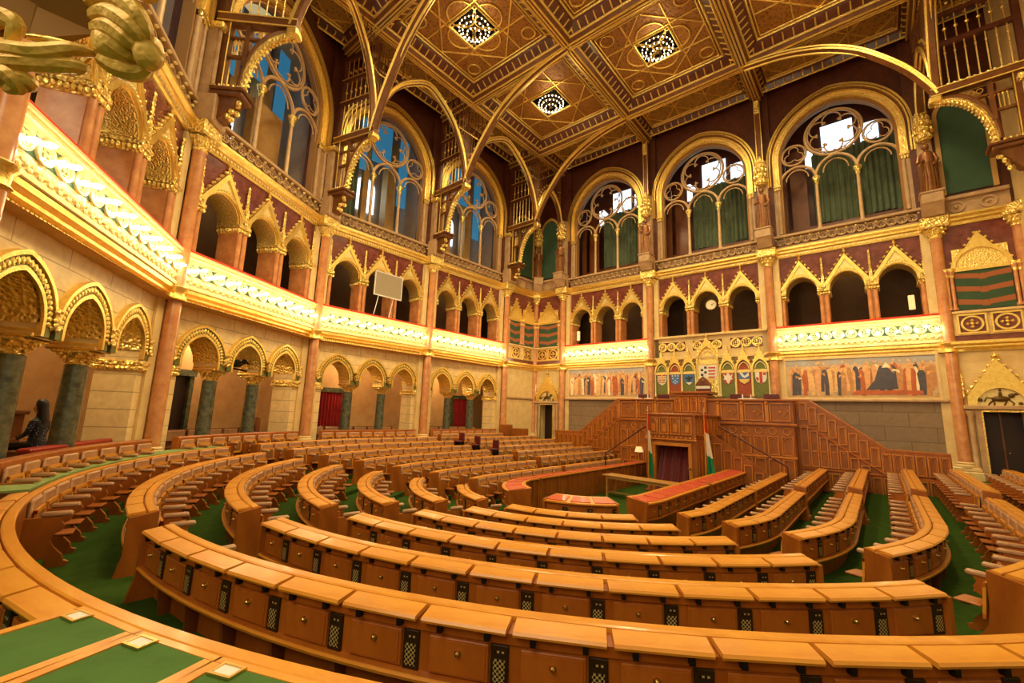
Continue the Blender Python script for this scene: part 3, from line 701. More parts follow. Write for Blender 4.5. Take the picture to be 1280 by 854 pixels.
def shield(kind):
    """meshes for a small coat of arms centred at (0,0), about .42 wide; returns list of (name,mesh)"""
    out=[(-.2,.22),(.2,.22),(.2,-.02),(.15,-.16),(0,-.27),(-.15,-.16),(-.2,-.02)]
    res=[]
    def P(name,polys,m,y):
        s=MB()
        for p in polys: s.prism(p[::-1],y,y+.008)
        res.append(s.mesh(name,m))
    bl=mat('heraldic_blue',(.05,.16,.42),.5); rd=mat('heraldic_red',(.50,.05,.03),.5); wt=mat('heraldic_white',(.78,.74,.66),.5); gd=mat('heraldic_gold',(.75,.52,.14),.5); bk=mat('heraldic_black',(.03,.03,.03),.5)
    if kind=='heads':
        P('shield_field',[out],bl,0)
        P('charge',[[(x-.05,z+.05),(x+.05,z+.05),(x+.04,z-.03),(x,z-.06),(x-.04,z-.03)] for x,z in((-.1,.12),(.1,.12),(0,-.06))],gd,.01)
        P('crown',[[(x-.05,z+.05),(x+.05,z+.05),(x+.05,z+.075),(x-.05,z+.075)] for x,z in((-.1,.12),(.1,.12),(0,-.06))],wt,.012)
    elif kind=='stripes':
        P('shield_field',[out],wt,0); P('charge',[[(-.19+.0*i,.2-.1*i),(.19,.2-.1*i),(.19-.03*i,.15-.1*i),(-.19+.03*i,.15-.1*i)] for i in range(4)],rd,.01)
        P('cross',[[(-.03,.2),(.03,.2),(.03,-.2),(-.03,-.2)],[(-.12,.08),(.12,.08),(.12,.03),(-.12,.03)]],gd,.012)
    elif kind=='ermine':
        P('shield_field',[out],bl,0)
        P('charge',[[(x+.04*math.cos(a)*(1 if j%2 else .5),z+.04*math.sin(a)*(1 if j%2 else .5)) for j,a in enumerate(frange(0,2*PI,12)[:-1])] for x,z in((-.12,.14),(0,.14),(.12,.14),(-.1,.03),(.1,.03),(0,-.05),(-.07,-.12),(.07,-.12),(0,-.18))],wt,.01)
    elif kind=='bird':
        P('shield_field',[out],bl,0)
        P('charge',[[(-.17,.1),(-.06,.06),(0,.14),(.06,.06),(.17,.1),(.1,-.02),(.04,-.04),(.06,-.14),(0,-.1),(-.06,-.14),(-.04,-.04),(-.1,-.02)]],bk,.01)
        P('base_field',[[(-.14,-.15),(.14,-.15),(0,-.26)]],wt,.012)
    elif kind=='eagle':
        P('shield_field',[out],rd,0)
        P('charge',[[(-.18,.16),(-.13,.02),(-.17,-.06),(-.08,-.08),(-.05,-.18),(0,-.24),(.05,-.18),(.08,-.08),(.17,-.06),(.13,.02),(.18,.16),(.08,.08),(.04,.17),(0,.2),(-.04,.17),(-.08,.08)]],wt,.01)
    elif kind=='tower':
        P('shield_field',[out],bl,0)
        P('charge',[[(-.17,.2),(-.02,.06),(.08,.2),(.17,.2),(.06,.02),(-.02,-.02),(-.17,.06)]],wt,.01); P('base_field',[[(-.19,-.06),(.19,-.06),(.15,-.16),(0,-.26),(-.15,-.16)]],gd,.012)
    elif kind=='quartered':
        P('shield_field',[out],wt,0); P('charge',[[(-.05,.22),(.05,.22),(.05,-.24),(-.05,-.24)],[(-.18,.18),(-.08,.18),(-.08,.08),(-.18,.08)],[(.08,.0),(.18,.0),(.14,-.12),(.08,-.14)]],rd,.01)
    else:
        P('shield_field',[[(x*1.7,z*1.7) for x,z in out]],wt,0)
        P('charge',[[(-.3+.0*i,.3-.13*i),(-.02,.3-.13*i),(-.02,.24-.13*i),(-.3+.02*i,.24-.13*i)] for i in range(4)],rd,.01)
        P('checks',[[(.04+.14*(i%2)+.0,.33-.1*i),(.14+.14*(i%2),.33-.1*i),(.14+.14*(i%2),.24-.1*i),(.04+.14*(i%2),.24-.1*i)] for i in range(4)],bk,.012)
        P('base_field',[[(-.28,-.16),(.28,-.16),(.2,-.3),(0,-.44),(-.2,-.3)]],gd,.012)
    return res
kinds=[('quartered','quartered red and white shield'),('tower','blue shield with white beast over gold'),('eagle','red shield with a white eagle'),None,('bird','blue shield with a dark bird'),('ermine','blue shield with white stars'),('stripes','white shield with red bars and gold cross')]
xs=[-2.32,-1.62,-.92,0,.92,1.62,2.32]
panm=[mat('green_damask',(.13,.15,.03),.7,c2=(.20,.21,.05),scale=12),mat('red_damask',(.30,.05,.02),.7,c2=(.40,.09,.03),scale=12)]
for i,x in enumerate(xs):
    big=i==3; hw=.34 if not big else .50; zt=6.25 if not big else 6.95; zs=5.25 if not big else 5.7; z0=3.95
    lab='gilded gabled wall niche holding a '+('large quartered coat of arms behind the speaker chair' if big else kinds[i][1])
    t=tag(ent('heraldic_niche',F87@T(x,0,0)),lab,'wall niche','heraldic niches behind the rostrum')
    s=MB(); s.box(-hw,hw,.05,.10,z0,zs+.5 if not big else zs+.8); put(s.mesh('damask_panel',GOLDO if big else panm[i%2]),None,t)
    s=MB(); h=.45 if not big else .75
    arc=parch(0,hw-.05,zs,h,8)
    fldp=[(-hw-.02,zs)]+[(-hw-.02,zs+.12),(0,zt),(hw+.02,zs+.12),(hw+.02,zs)]+arc[::-1]
    s.prism(fldp,.10,.20); put(s.mesh('gable',GOLD),None,t)
    s=MB()
    for sx in(-1,1):
        for j in range(5):
            q=(j+.5)/5; s.ball((sx*(hw+.05)*(1-q),.17,zs+.15+(zt-zs-.15)*q),.045,6)
    s.lathe([(.03,0),(.06,.06),(.03,.12),(.05,.16),(0,.26)],8,(0,.15,zt-.04)); put(s.mesh('crocket_trim',GOLDC,True),None,t)
    s=MB(); 
    for sx in(-1,1): s.lathe([(.05,z0),(.05,z0+.1),(.035,z0+.14),(.035,zs-.12),(.06,zs-.02),(.06,zs)],8,(sx*hw,.16,0))
    put(s.mesh('colonnette',GOLDP,True),None,t)
    s=MB(); s.box(-hw,hw,.1,.13,zs-.16,zs-.02); put(s.mesh('name_scroll',GOLDG),None,t)
    s=MB(); arch_ring(s,0,hw-.12,zs+.02,h*.7,-.02,.02,.1,.14,8); put(s.mesh('cusped_arch',GOLDP,True),None,t)
    for me in shield(kinds[i][0] if kinds[i] else 'grand'): put(me,T(0,.11,4.85 if not big else 5.05)@Matrix.Diagonal((1.2,1,1.2,1)),t)
# clock in the middle gallery arch
t=tag(ent('wall_clock',F87@T(-.17,-.35,8.68)),'round white clock hanging in the gallery arch above the rostrum','clock')
RX=Matrix.Rotation(-PI/2,4,'X')
s_=MB(); s_.lathe([(0,0),(.25,0),(.25,.05),(0,.05)],32,M=RX); put(s_.mesh('dial',mat('ivory_dial',(.80,.72,.52),.5)),None,t)
s_=MB(); ringm(s_,0,0,.25,.015,.0,.07,32)
put(s_.mesh('rim',BRASS,True),None,t)
s_=MB(); s_.prism([(-.0,.012),(.15,.07),(.155,.055),(0,-.012)][::-1],.055,.06); put(s_.mesh('clock_hand',BLACK),Matrix.Scale(-1,4,(1,0,0)),t)
s_=MB(); s_.prism([(0,.014),(.10,-.02),(.1,-.035),(0,-.014)][::-1],.06,.065); put(s_.mesh('clock_hand',BLACK),Matrix.Scale(-1,4,(1,0,0)),t)
# gallery floodlight boxes on legs
def flood(F,x,y,lab):
    t=tag(ent('standing_lamp',F@T(x,y,ZR+.05)),lab,'lamp')
    s=MB(); s.cbox(-.1,.1,-.05,.05,.35,.95,.02); put(s.mesh('lamp_shade',mat('cream_lampshade',(.8,.6,.3),.6,emit=(1,.75,.35),es=.5)),None,t)
    s=MB(); s.tube([(-.07,0,0),(-.07,0,.35)],.012,6); s.tube([(.07,0,0),(.07,0,.35)],.012,6); put(s.mesh('stand',BLACK),None,t)
flood(F98,-2.0,-.5,'cream lamp on two thin legs in the gallery above the enthronement painting')
flood(F76,2.1,-.5,'cream lamp on two thin legs in the gallery above the procession painting')
# easel board in the second side gallery
F32,L32=frame(3,2)
t=tag(ent('display_board',F32@T(.0,0,0)),'blank grey board on two poles leaning over the gallery balcony','board')
s_=MB(); s_.cbox(-.72,.72,.36,.40,8.0,9.1,.01); put(s_.mesh('board',GREYB),T(-.1,.0,0),t)
s_=MB(); s_.box(-.74,.74,.355,.41,7.98,8.02); s_.box(-.74,.74,.355,.41,9.08,9.12); s_.box(-.74,-.70,.355,.41,8,9.1); s_.box(.70,.74,.355,.41,8,9.1); put(s_.mesh('frame',WHITE),T(-.1,0,0),t)
for x in(-.45,.35):
    s_=MB(); s_.tube([(x,.33,8.0),(x+.1,.2,7.1)],.018,6); put(s_.mesh('leg',WHITE),None,t)
# ------------------------------------------------------------------ corner bays
def corner_panels(F,L,n,lab):
    """striped cloth under arches + quatrefoil parapet"""
    z0,z1=7.15,9.0
    w=min(.72,L/2/n-.18)
    for i in range(n):
        x=(i-(n-1)/2)*(L/n*.86)
        t=tag(ent('blind_arch',F@T(x,0,0)),'gilded blind arch over striped cloth, '+lab+('' if n==1 else (', first counting leftwards',', second counting leftwards')[i]),'arch','blind gallery arches in the corners')
        s=MB(); s.box(-w,w,.02,.05,8.72,9.5); put(s.mesh('gilded_ground',GOLDO),None,t)
        st=mat('striped_cloth',(.04,.13,.03),.7,c2=(.36,.11,.04),scale=1.0,kind='wave',stretch=(.0,.0,1.05),lo=.45,hi=.55)
        s=MB(); s.box(-w,w,.02,.05,z0,8.62); put(s.mesh('striped_cloth',GPAN),None,t)
        s=MB()
        for j in range(3):
            zz=z0+.12+.5*j
            for e in(-1,1): s.prism(([(.08*e,zz+.02),(w*e,zz+.1),(w*e,zz+.3),(.08*e,zz+.2)])[::e],.05,.055)
            s.prism([(-.1,zz-.02),(.1,zz-.02),(.06,zz+.2),(-.06,zz+.2)],.05,.056)
        put(s.mesh('red_stripes',mat('faded_red_cloth',(.36,.11,.04),.8)),None,t)
        s=MB(); s.box(-w,w,.05,.09,8.62,8.74); arch_ring(s,0,w-.05,8.72,.75,0,.12,.02,.12,10); put(s.mesh('moulding',GOLD,True),None,t)
        s=MB()
        arc=parch(0,w+.03,8.75,.87,10); s.prism([(-w-.06,8.80),(0,10.1),(w+.06,8.80)]+arc[::-1][1:-1],.02,.09)
        for sx in(-1,1):
            for j in range(6):
                q=(j+.5)/6; s.ball((sx*(w+.12)*(1-q),.1,8.85+1.3*q),.05,6)
        put(s.mesh('gable',GOLD,True),None,t)
        s=MB()
        for sx in(-1,1):
            for e in(0,.13): s.lathe([(.09,z0),(.09,z0+.08),(.055,z0+.12),(.055,8.42),(.10,8.6),(.11,8.72)],10,(sx*(w+.08+e),.08,0))
        put(s.mesh('pink_colonnettes',PINK,True),None,t)
        s=MB()
        for sx in(-1,1):
            for e in(0,.13): s.lathe([(.06,8.4),(.08,8.5),(.075,8.58),(.12,8.68),(.12,8.76)],8,(sx*(w+.08+e),.08,0))
        put(s.mesh('capitals',GOLDC,True),None,t)
    t=tag(ent('quatrefoil_parapet',F),'gilded two-quatrefoil parapet, '+lab,'parapet','corner parapets')
    s=MB(); s.cbox(-L/2+.15,L/2-.15,0,.18,7.0,7.1,.02); s.box(-L/2+.15,L/2-.15,0,.06,6.2,7.0); put(s.mesh('parapet',STONEP),None,t)
    s=MB(); d=MB()
    for sx in(-1,1):
        x=sx*L*.2; d.box(x-.33,x+.33,.06,.07,6.3,6.92)
        for bb in((-.38,.38,6.24,6.30),(-.38,.38,6.92,6.98),(-.38,-.33,6.3,6.92),(.33,.38,6.3,6.92)): s.box(x+bb[0],x+bb[1],.05,.12,bb[2],bb[3])
        ringm(s,x,6.61,.27,.03,.06,.11,18)
        for j in range(4):
            a=PI/2*j; s.ball((x+.12*math.cos(a),.09,6.61+.12*math.sin(a)),.055,6); 
        s.ball((x,.1,6.61),.06,8)
    put(s.mesh('quatrefoils',GOLD,True),None,t); put(d.mesh('dark_ground',REDM),None,t)
    s=MB(); s.strip([[(x,y,z) for y,z in BPROF] for x in(-L/2,L/2)]); c=struct(put(s.mesh('trim_lower_cornice',GOLD),F))
    s=MB(); s.strip([[(x,y,z) for y,z in [(-.1,10.42),(.06,10.46),(.06,10.58),(.16,10.62),(.16,10.70),(.26,10.76),(.26,10.84),(-.1,10.86)]] for x in(-L/2,L/2)]); struct(put(s.mesh('trim_upper_cornice',GOLD),F))
def corner(a,b,lab,n,door,side):
    F,L=frame(a,b)
    s=MB()
    if door: 
        dx=0; w=.52
        s.prism([(-L/2,.8),(-L/2,5.75),(L/2,5.75),(L/2,.8),(dx+w,.8),(dx+w,3.46),(dx-w,3.46),(dx-w,.8)],-.5,0)
    else: s.box(-L/2,L/2,-.5,0,.8,5.75)
    struct(put(s.mesh('wall_corner_'+side,STONEP),F))
    s=MB(); s.box(-L/2,L/2,-.5,0,5.75,ZC); struct(put(s.mesh('wall_corner_gallery_'+side,REDM),F))
    s=MB(); s.box(-L/2,L/2,-.5,0,ZC,20); struct(put(s.mesh('wall_corner_upper_'+side,CEILR),F))
    corner_panels(F,L,n,lab)
    # upper: green panel in wooden arch
    t=tag(ent('green_panel',F),'tall dark green cloth panel, '+lab,'panel','green cloth panels of the upper corners')
    w=.62 if L<2.5 else .8
    s=MB(); s.prism([(-w,11.75),(-w,15.0)]+parch(0,w,15.0,.75,8)[1:-1]+[(w,15.0),(w,11.75)],.02,.05); put(s.mesh('green_cloth',GPAN),None,t)
    s=MB(); arch_ring(s,0,w,15.0,.75,0,.14,.0,.12,10,leg=3.3); put(s.mesh('frame',OCHRE,True),None,t)
    s=MB(); s.cbox(-L/2+.1,L/2-.1,0,.2,11.45,11.6,.02); s.box(-L/2+.1,L/2-.1,0,.08,10.86,11.45)
    for sx in(-1,1): ringm(s,sx*.42,11.15,.2,.03,.08,.13,14); s.ball((sx*.42,.1,11.15),.07,6)
    put(s.mesh('sill',BUFF),None,t)
    if door:
        t=tag(ent('portal',F),'gilded gabled portal with rider relief, '+lab,'doorway','portals in the back corners')
        s=MB(); gz=3.62
        arc=parch(0,.60,gz+.02,.62,10); s.prism([(-.82,gz),(-.82,gz+.35),(0,5.3),(.82,gz+.35),(.82,gz)]+arc[::-1],.0,.14); put(s.mesh('gable',GOLD),None,t)
        s=MB()
        for sx in(-1,1):
            for j in range(7):
                q=(j+.5)/7; s.ball((sx*.86*(1-q),.1,gz+.4+1.3*q),.065,6)
            for j in range(6): s.lathe([(.06,0),(.04,.05),(.03,.14)],6,(sx*.9,.08,gz+.3+.14*j))
        s.lathe([(.05,0),(.03,.08),(.11,.16),(.11,.22),(.04,.26),(0,.36)],8,(0,.08,5.22)); put(s.mesh('crocket_trim',GOLDC,True),None,t)
        s=MB(); s.box(-.62,.62,.01,.03,gz,gz+.6); put(s.mesh('tympanum',GOLDP),None,t)
        # rider relief
        s=MB(); 
        s.ball((0,.06,gz+.26),.13,8,(1.8,.5,.8)); s.ball((-.26,.06,gz+.37),.07,8,(1.2,.5,1.2)); s.ball((-.36,.06,gz+.42),.045,6,(1.5,.5,.8)); s.ball((0,.07,gz+.42),.06,8,(.8,.6,1.6)); s.ball((0,.08,gz+.56),.04,6)
        for x,x2 in((-.2,-.3),(-.15,-.1),(.17,.28),(.2,.15)): s.tube([(x,.06,gz+.22),(x2,.06,gz+.1),(x2+.04,.06,gz+.02)],.022,5)
        s.tube([(.2,.06,gz+.28),(.34,.06,gz+.3),(.4,.06,gz+.16)],.02,5); s.ball((-.45,.06,gz+.1),.06,6); s.ball((.5,.06,gz+.22),.07,6)
        put(s.mesh('rider_relief',mat('dark_gilding',(.12,.06,.01),.4,.5),True),None,t)
        s=MB()
        for sx in(-1,1):
            s.box(sx*.60-.08,sx*.60+.08,0,.1,1.0,3.5)
            s.lathe([(.13,1.0),(.13,1.35),(.08,1.42),(.075,3.2),(.12,3.35),(.12,3.45)],12,(sx*.80,.1,0))
        s.cbox(-.95,.95,0,.18,3.5,3.64,.02); put(s.mesh('door_surround',BUFF,True),None,t)
        s=MB()
        for sx in(-1,1): s.box(sx*.505-.02,sx*.505+.02,.0,.13,1.05,3.46)
        s.box(-.52,.52,0,.13,3.42,3.48); put(s.mesh('gilded_rope',GOLDO),None,t)
        d=MB(); d.box(-.55,.55,-.62,-.55,.9,3.5)
        dd=struct(put(d.mesh('door_1' if side=='right' else 'door_2',DARKV),F))
        d=MB(); d.box(-.02,.03,-.55,-.52,1.0,3.4); put(d.mesh('door_stile',WOODD),None,dd)
        d=MB(); d.ball((-.1,-.5,2.0),.03,8); put(d.mesh('door_handle',BRASS,True),None,dd)
    else:
        s=MB(); s.cbox(-L/2+.1,L/2-.1,0,.1,3.72,3.84,.02); struct(put(s.mesh('trim_ledge',BUFF),F))
corner(10,9,'by the large rider portal',1,True,'right')
corner(6,5,'by the small dark corner door',1,True,'left')
corner(5,4,'on the blank side wall',2,False,'side')
# right side wall, only its far end is near the frame
PP[12]=(11.22,-8.58)
F,L=frame(11,10); s_=MB(); s_.box(-L/2,L/2,-.5,0,0,20); struct(put(s_.mesh('wall_right',STONEP),F))
F,L=frame(12,11); s_=MB(); s_.box(-L/2,L/2,-.5,0,0,20); struct(put(s_.mesh('wall_right_side',STONEP),F))
# ------------------------------------------------------------------ tall pillars
def pnorm(i):
    p=Vector(PP[i])
    if i in(6,7,8,9): return Vector((0,-1))
    if i in(5,): return Vector((.7071,-.7071))
    if i==10: return Vector((-.7071,-.7071))
    if i in(4,3): return Vector((1,0))
    if i==2: return Vector((math.cos(D(15)),math.sin(D(15))))
    if i==1: return Vector((math.cos(D(45)),math.sin(D(45))))
    if i==11: return Vector((-1,0))
    return (Vector((0,CY))-p).normalized()
def pframe(i,d=0):
    n=pnorm(i); u=Vector((n.y,-n.x)); p=Vector(PP[i])+n*d
    return Matrix(((u.x,n.x,0,p.x),(u.y,n.y,0,p.y),(0,0,1,0),(0,0,0,1)))
s_=MB(); s_.lathe([(.20,1.62),(.185,1.75),(.18,5.6)],20,(0,.02,0)); M_S1=s_.mesh('lower_shaft',PINK,True)
s_=MB(); s_.lathe([(.178,5.95),(.17,10.05)],20,(0,.02,0)); M_S2=s_.mesh('upper_shaft',PINK,True)
s_=MB(); s_.lathe([(.18,5.55),(.23,5.6),(.19,5.66),(.20,5.80),(.25,5.86),(.27,5.92),(.19,5.97)],20,(0,.02,0)); s_.box(-.34,.34,-.3,.1,5.6,5.72); M_S3=s_.mesh('collar',GOLD,True)
s_=MB(); s_.lathe([(.17,10.02),(.21,10.06),(.18,10.12),(.23,10.28),(.32,10.40)],16,(0,.02,0))
for j in range(10):
    a=2*PI*j/10; s_.ball((.24*math.cos(a),.02+.24*math.sin(a),10.24),.06,6); s_.ball((.3*math.cos(a+.3),.02+.3*math.sin(a+.3),10.37),.06,6)
s_.cbox(-.42,.42,-.3,.36,10.44,10.88,.05); M_S4=s_.mesh('capital',GOLDC,True)
s_=MB(); s_.cbox(-.42,.42,-.3,.34,.9,1.32,.03); s_.cbox(-.38,.38,-.3,.30,1.32,1.46,.03); s_.lathe([(.30,1.46),(.30,1.52),(.24,1.56),(.26,1.60),(.21,1.64)],20,(0,.02,0)); M_S5=s_.mesh('pedestal',STONEP,True)
s_=MB()
for sx in(-1,1): s_.box(sx*.30-.13,sx*.30+.13,-.4,-.10,1.2,10.4)
M_S6=s_.mesh('pilaster_strips',STONEP)
names={0:'cut by the picture edge under the gilded capital',1:'between the seated woman and the bird-shaped lamp',2:'between the bird-shaped lamp and the grey board',3:'below and past the grey board',4:'between the side arcade and blank corner wall',5:'standing in the deep corner beside the small dark door',6:'between the small corner door and procession painting',7:'between the procession painting and coats of arms',8:'between the coats of arms and enthronement painting',9:'between the enthronement painting and rider portal',10:'past the large rider portal'}
s_=MB(); s_.box(-.42,.42,-.62,-.12,10.9,20); M_UPW=s_.mesh('wall_upper_pier',CEILR)
for i in range(1,11): struct(put(M_UPW,pframe(i)))
for i in range(11):
    t=tag(ent('marble_pillar',pframe(i)),'tall pink marble pillar, '+names[i],'pillar','tall wall pillars')
    for me in(M_S1,M_S2,M_S3,M_S4,M_S5,M_S6): put(me,None,t)
# upper stone piers on pillars
s_=MB(); s_.cbox(-.30,.30,-.3,.32,10.88,11.75,.03); s_.box(-.22,.22,-.3,.12,11.75,15.4); M_U1=s_.mesh('pier_block',BUFF)
s_=MB()
for x in(-.16,0,.16): s_.lathe([(.075,11.8),(.07,14.9)],8,(x,.16,0))
M_U2=s_.mesh('pier_shafts',BUFF,True)
s_=MB()
for zc,rr in((14.2,.2),(14.45,.26),(14.75,.24),(15.0,.18),(15.25,.12)):
    for j in range(9):
        a=2*PI*j/9+zc; s_.ball((rr*math.cos(a),.35+rr*math.sin(a),zc),.085,6,(1,1,1.3))
s_.lathe([(.16,14.05),(.24,14.2),(.2,14.9),(.05,15.5),(0,15.6)],10,(0,.35,0)); M_CANO=s_.mesh('canopy',GOLDC,True)
def statue_mesh(seed):
    r=random.Random(seed); s=MB(); prof=[(.20,0),(.22,.1),(.18,.6),(.16,1.0),(.19,1.25),(.17,1.42),(.07,1.5),(.055,1.56)]
    s.lathe(prof,14); 
    s.ball((0,0,1.67),.10,10,(.9,1,1.15))
    for sx in(-1,1):
        s.tube([(sx*.17,0,1.38),(sx*.24,.05,1.12),(sx*.14,.17,1.02+.1*sx)],[.065,.055,.04],8); s.ball((sx*.12,.2,1.04+.1*sx),.045,6)
    for j in range(9):
        a=PI*j/8; s.tube([(.19*math.cos(a),.19*math.sin(a)*.95,1.05),(.21*math.cos(a+.1),.21*math.sin(a+.1),.5),(.235*math.cos(a),.235*math.sin(a),.02)],.022,5)
    s.tube([(.2,.12,0),(.16,.2,1.1)],.015,5)
    return s.mesh('statue',STATUE,True)
for i,nm in((6,'above the procession painting, by the corner'),(7,'between procession painting and coats of arms'),(8,'between coats of arms and enthronement painting'),(9,'beside the large tall green panel'),(5,'in the deep dark corner')):
    F=pframe(i)
    tag(put(M_U1,F,name='stone_pier'),'buff stone pier carrying a statue '+nm,'pier','statue piers')
    st=put(statue_mesh(i),F@T(0,.42,11.78)@Matrix.Scale(1.18,4),name='statue'); tag(st,'robed bronzed statue under a gilded canopy '+nm,'statue','statues on the back wall pillars')
    cn=put(M_CANO,F); tag(cn,'gilded leafy canopy over the statue '+nm,'canopy','statue canopies')
    s_=MB(); s_.cbox(-.32,.32,.1,.74,11.3,11.72,.03); s_.cbox(-.36,.36,.06,.78,11.7,11.78,.02); s_.prism([(.1,10.9),(.4,10.9),(.7,11.3),(.1,11.3)],-.3,.3,'x'); tag(put(s_.mesh('statue_pedestal',BUFF),F),'stone pedestal under the statue '+nm,'pedestal','statue pedestals')
    if i in(7,8):
        s_=MB(); s_.box(-.12,.12,0,.3,15.3,18.8); put_=put(s_.mesh('wooden_post',CEILB),F); tag(put_,'brown gilt-edged post above the statue '+nm,'post','posts above statues')
        s_=MB(); s_.cbox(-.12,.12,.2,.42,17.9,18.6,.03); s_.ball((0,.32,18.1),.14,8); put(s_.mesh('gilded_boss',GOLDC,True),None,put_)
        s_=MB(); s_.tube([(-.12,.3,15.4),(-.12,.3,18.8)],.02,5); s_.tube([(.12,.3,15.4),(.12,.3,18.8)],.02,5); put(s_.mesh('gilded_edges',GOLD),None,put_)
# ------------------------------------------------------------------ hammer beams
ZT=14.5; TIPD=2.15
def hammer(i,lab,tipd=TIPD):
    F=pframe(i); t=tag(ent('hammer_beam',F),'gilded hammer beam with leafy brace, '+lab,'beam','hammer beams of the side walls')
    s=MB(); s.cbox(-.34,.34,-.2,.45,10.88,11.75,.03); s.box(-.26,.26,-.35,.16,11.75,14.2); put(s.mesh('stone_pier',BUFF),None,t)
    s=MB()
    for x in(-.2,-.07,.07,.2): s.lathe([(.06,11.8),(.055,13.9)],8,(x,.2,0))
    put(s.mesh('pier_shafts',BUFF,True),None,t)
    s=MB(); s.cbox(-.36,.36,-.3,.34,13.95,14.15,.03)
    for j in range(8): s.ball((-.32+.09*j,.26,13.98),.07,6)
    put(s.mesh('pier_capital',GOLDC,True),None,t)
    s=MB(); s.prism([(.3,11.0),(.55,11.05),(.98,11.75),(.3,11.75)],-.2,.2,'x'); s.cbox(-.3,.3,.2,1.12,11.75,11.9,.03); s.cbox(-.36,.36,.2,1.2,11.9,12.0,.03); s.box(-.24,.24,.2,1.0,11.9,12.05); put(s.mesh('platform',CEILB),None,t)
    s=MB()
    for j in range(12): s.ball((.1*math.sin(j*2.1),.62+.13*math.cos(j*1.3)+.02*j,11.15+.05*j),.09,6)
    put(s.mesh('leaf_corbel',GOLDC,True),None,t)
    s=MB()
    for x in(-.26,.26):
        for j in range(7): s.ball((x,.3+.13*j,12.06),.035,6,(1,1,1.6))
    put(s.mesh('cresting',GOLDC,True),None,t)
    # brace arc
    c=(tipd+.0,12.1); A=tipd-.95; B=ZT-.35-12.1; pts=[(c[0]-A*math.cos(a),c[1]+B*math.sin(a)) for a in frange(0,PI/2,18)]
    s=MB(); s.tube([(0,y,z) for y,z in pts],.10,8)
    for y,z in pts:
        for e in(-.08,.08): s.ball((e,y+.06,z-.07),.06,6)
    put(s.mesh('brace',GOLDC,True),None,t)
    s=MB(); s.tube([(0,y-.1,z+.12) for y,z in pts],.09,6); put(s.mesh('brace_back',CEILB,True),None,t)
    s=MB(); s.box(-.16,.16,0,tipd+.18,ZT-.15,ZT+.15); s.box(-.12,.12,.2,.4,12.0,ZT); s.box(-.09,.09,.85,.97,12.9,ZT); s.box(-.06,.06,.4,1.0,13.2,13.28); s.box(-.06,.06,.4,1.5,13.85,13.92); put(s.mesh('beam',CEILB),None,t)
    s=MB()
    for x in(-.16,.16):
        for z in(-.13,.13): s.tube([(x,0,ZT+z),(x,tipd+.18,ZT+z)],.028,5)
    s.tube([(-.12,.4,12),(-.12,.4,ZT)],.02,5); s.tube([(.12,.4,12),(.12,.4,ZT)],.02,5); s.cbox(-.2,.2,tipd-.1,tipd+.25,ZT-.4,ZT-.15,.05); put(s.mesh('gilded_edges',GOLD,True),None,t)
    s=MB()
    for j in range(12): s.ball((0,.25+.16*j,ZT+.21),.05,6,(1,1,1.5)); 
    put(s.mesh('beam_cresting',GOLDP,True),None,t)
    s=MB()
    for j in range(5): s.tube([(0,.55+.1*j,13.3),(0,.55+.1*j,13.85)],.018,5); s.ball((0,.55+.1*j,13.8),.04,6)
    for j in range(3): ringm2=[(0,1.15+.2*j+.08*math.cos(a),14.12+.08*math.sin(a)) for a in frange(0,2*PI,10)[:-1]]; s.tube(ringm2,.015,5,True)
    put(s.mesh('infill_tracery',GOLD,True),None,t)
    s=MB(); s.box(-.07,.07,.1,tipd-.1,16.25,16.42); s.box(-.07,.07,.1,tipd-.1,17.4,17.55); s.box(-.08,.08,.0,.18,ZT,18.8); s.box(-.08,.08,.18,tipd+.05,18.5,18.8); put(s.mesh('screen_frame',CEILR),None,t)
    for j in range(7):
        s=MB(); y=.32+.25*j; s.tube([(0,y,ZT+.15),(0,y,16.25)],.022,5); s.ball((0,y,15.95),.04,6); put(s.mesh('baluster',GOLDG,True),None,t)
    s=MB()
    for j in range(6):
        y=.35+.28*j; s.tube([(0,y,16.4),(0,y,17.4)],.02,5); s.tube([(0,y,17.55),(0,y,18.5)],.02,5); s.ball((0,y,16.9),.06,6); s.ball((0,y+.14,17.9),.06,6)
    s.tube([(.08,.1,16.42),(.08,tipd-.1,16.42)],.025,5); s.tube([(.08,.1,17.55),(.08,tipd-.3,17.55)],.025,5); put(s.mesh('screen_tracery',GOLD,True),None,t)
    return F@Vector((0,tipd,ZT))
TIP={}
for i,lab in((1,'over the pillar past the seated woman'),(2,'over the pillar between bird-shaped lamp and grey board'),(3,'over the pillar past the grey board'),(4,'over the pillar by the blank corner wall'),(11,'over the large rider portal')):
    TIP[i]=hammer(i,lab)
# ribs
RP=[(0,0),(.03,.10),(.10,.28),(.19,.45),(.32,.65),(.47,.80),(.63,.90),(.80,.965),(1,1)]
def rib(pts,label,w=.14):
    t=tag(ent('ceiling_rib'),label,'rib','vault ribs')
    s=MB(); s.tube(pts,w,6); put(s.mesh('rib',CEILB,True),None,t)
    P=[Vector(p) for p in pts]; side=(P[-1]-P[0]); side.z=0; side=Vector((-side.y,side.x,0)).normalized() if side.length>1e-6 else Vector((1,0,0))
    s=MB()
    for e,dz in((-w*.8,-.05),(w*.8,-.05),(0,-w*.95),(-w*.8,.08),(w*.8,.08)): s.tube([tuple(p+side*e+Vector((0,0,dz))) for p in P],.05,5)
    put(s.mesh('gilded_edges',GOLD,True),None,t)
def smooth_pts(P,n=4):
    P=[Vector(p) for p in P]; out=[]
    for i in range(len(P)-1):
        a=P[max(i-1,0)];b=P[i];c=P[i+1];d=P[min(i+2,len(P)-1)]
        for j in range(n):
            t=j/n; out.append(.5*((2*b)+(-a+c)*t+(2*a-5*b+4*c-d)*t*t+(-a+3*b-3*c+d)*t**3))
    out.append(P[-1]); return out
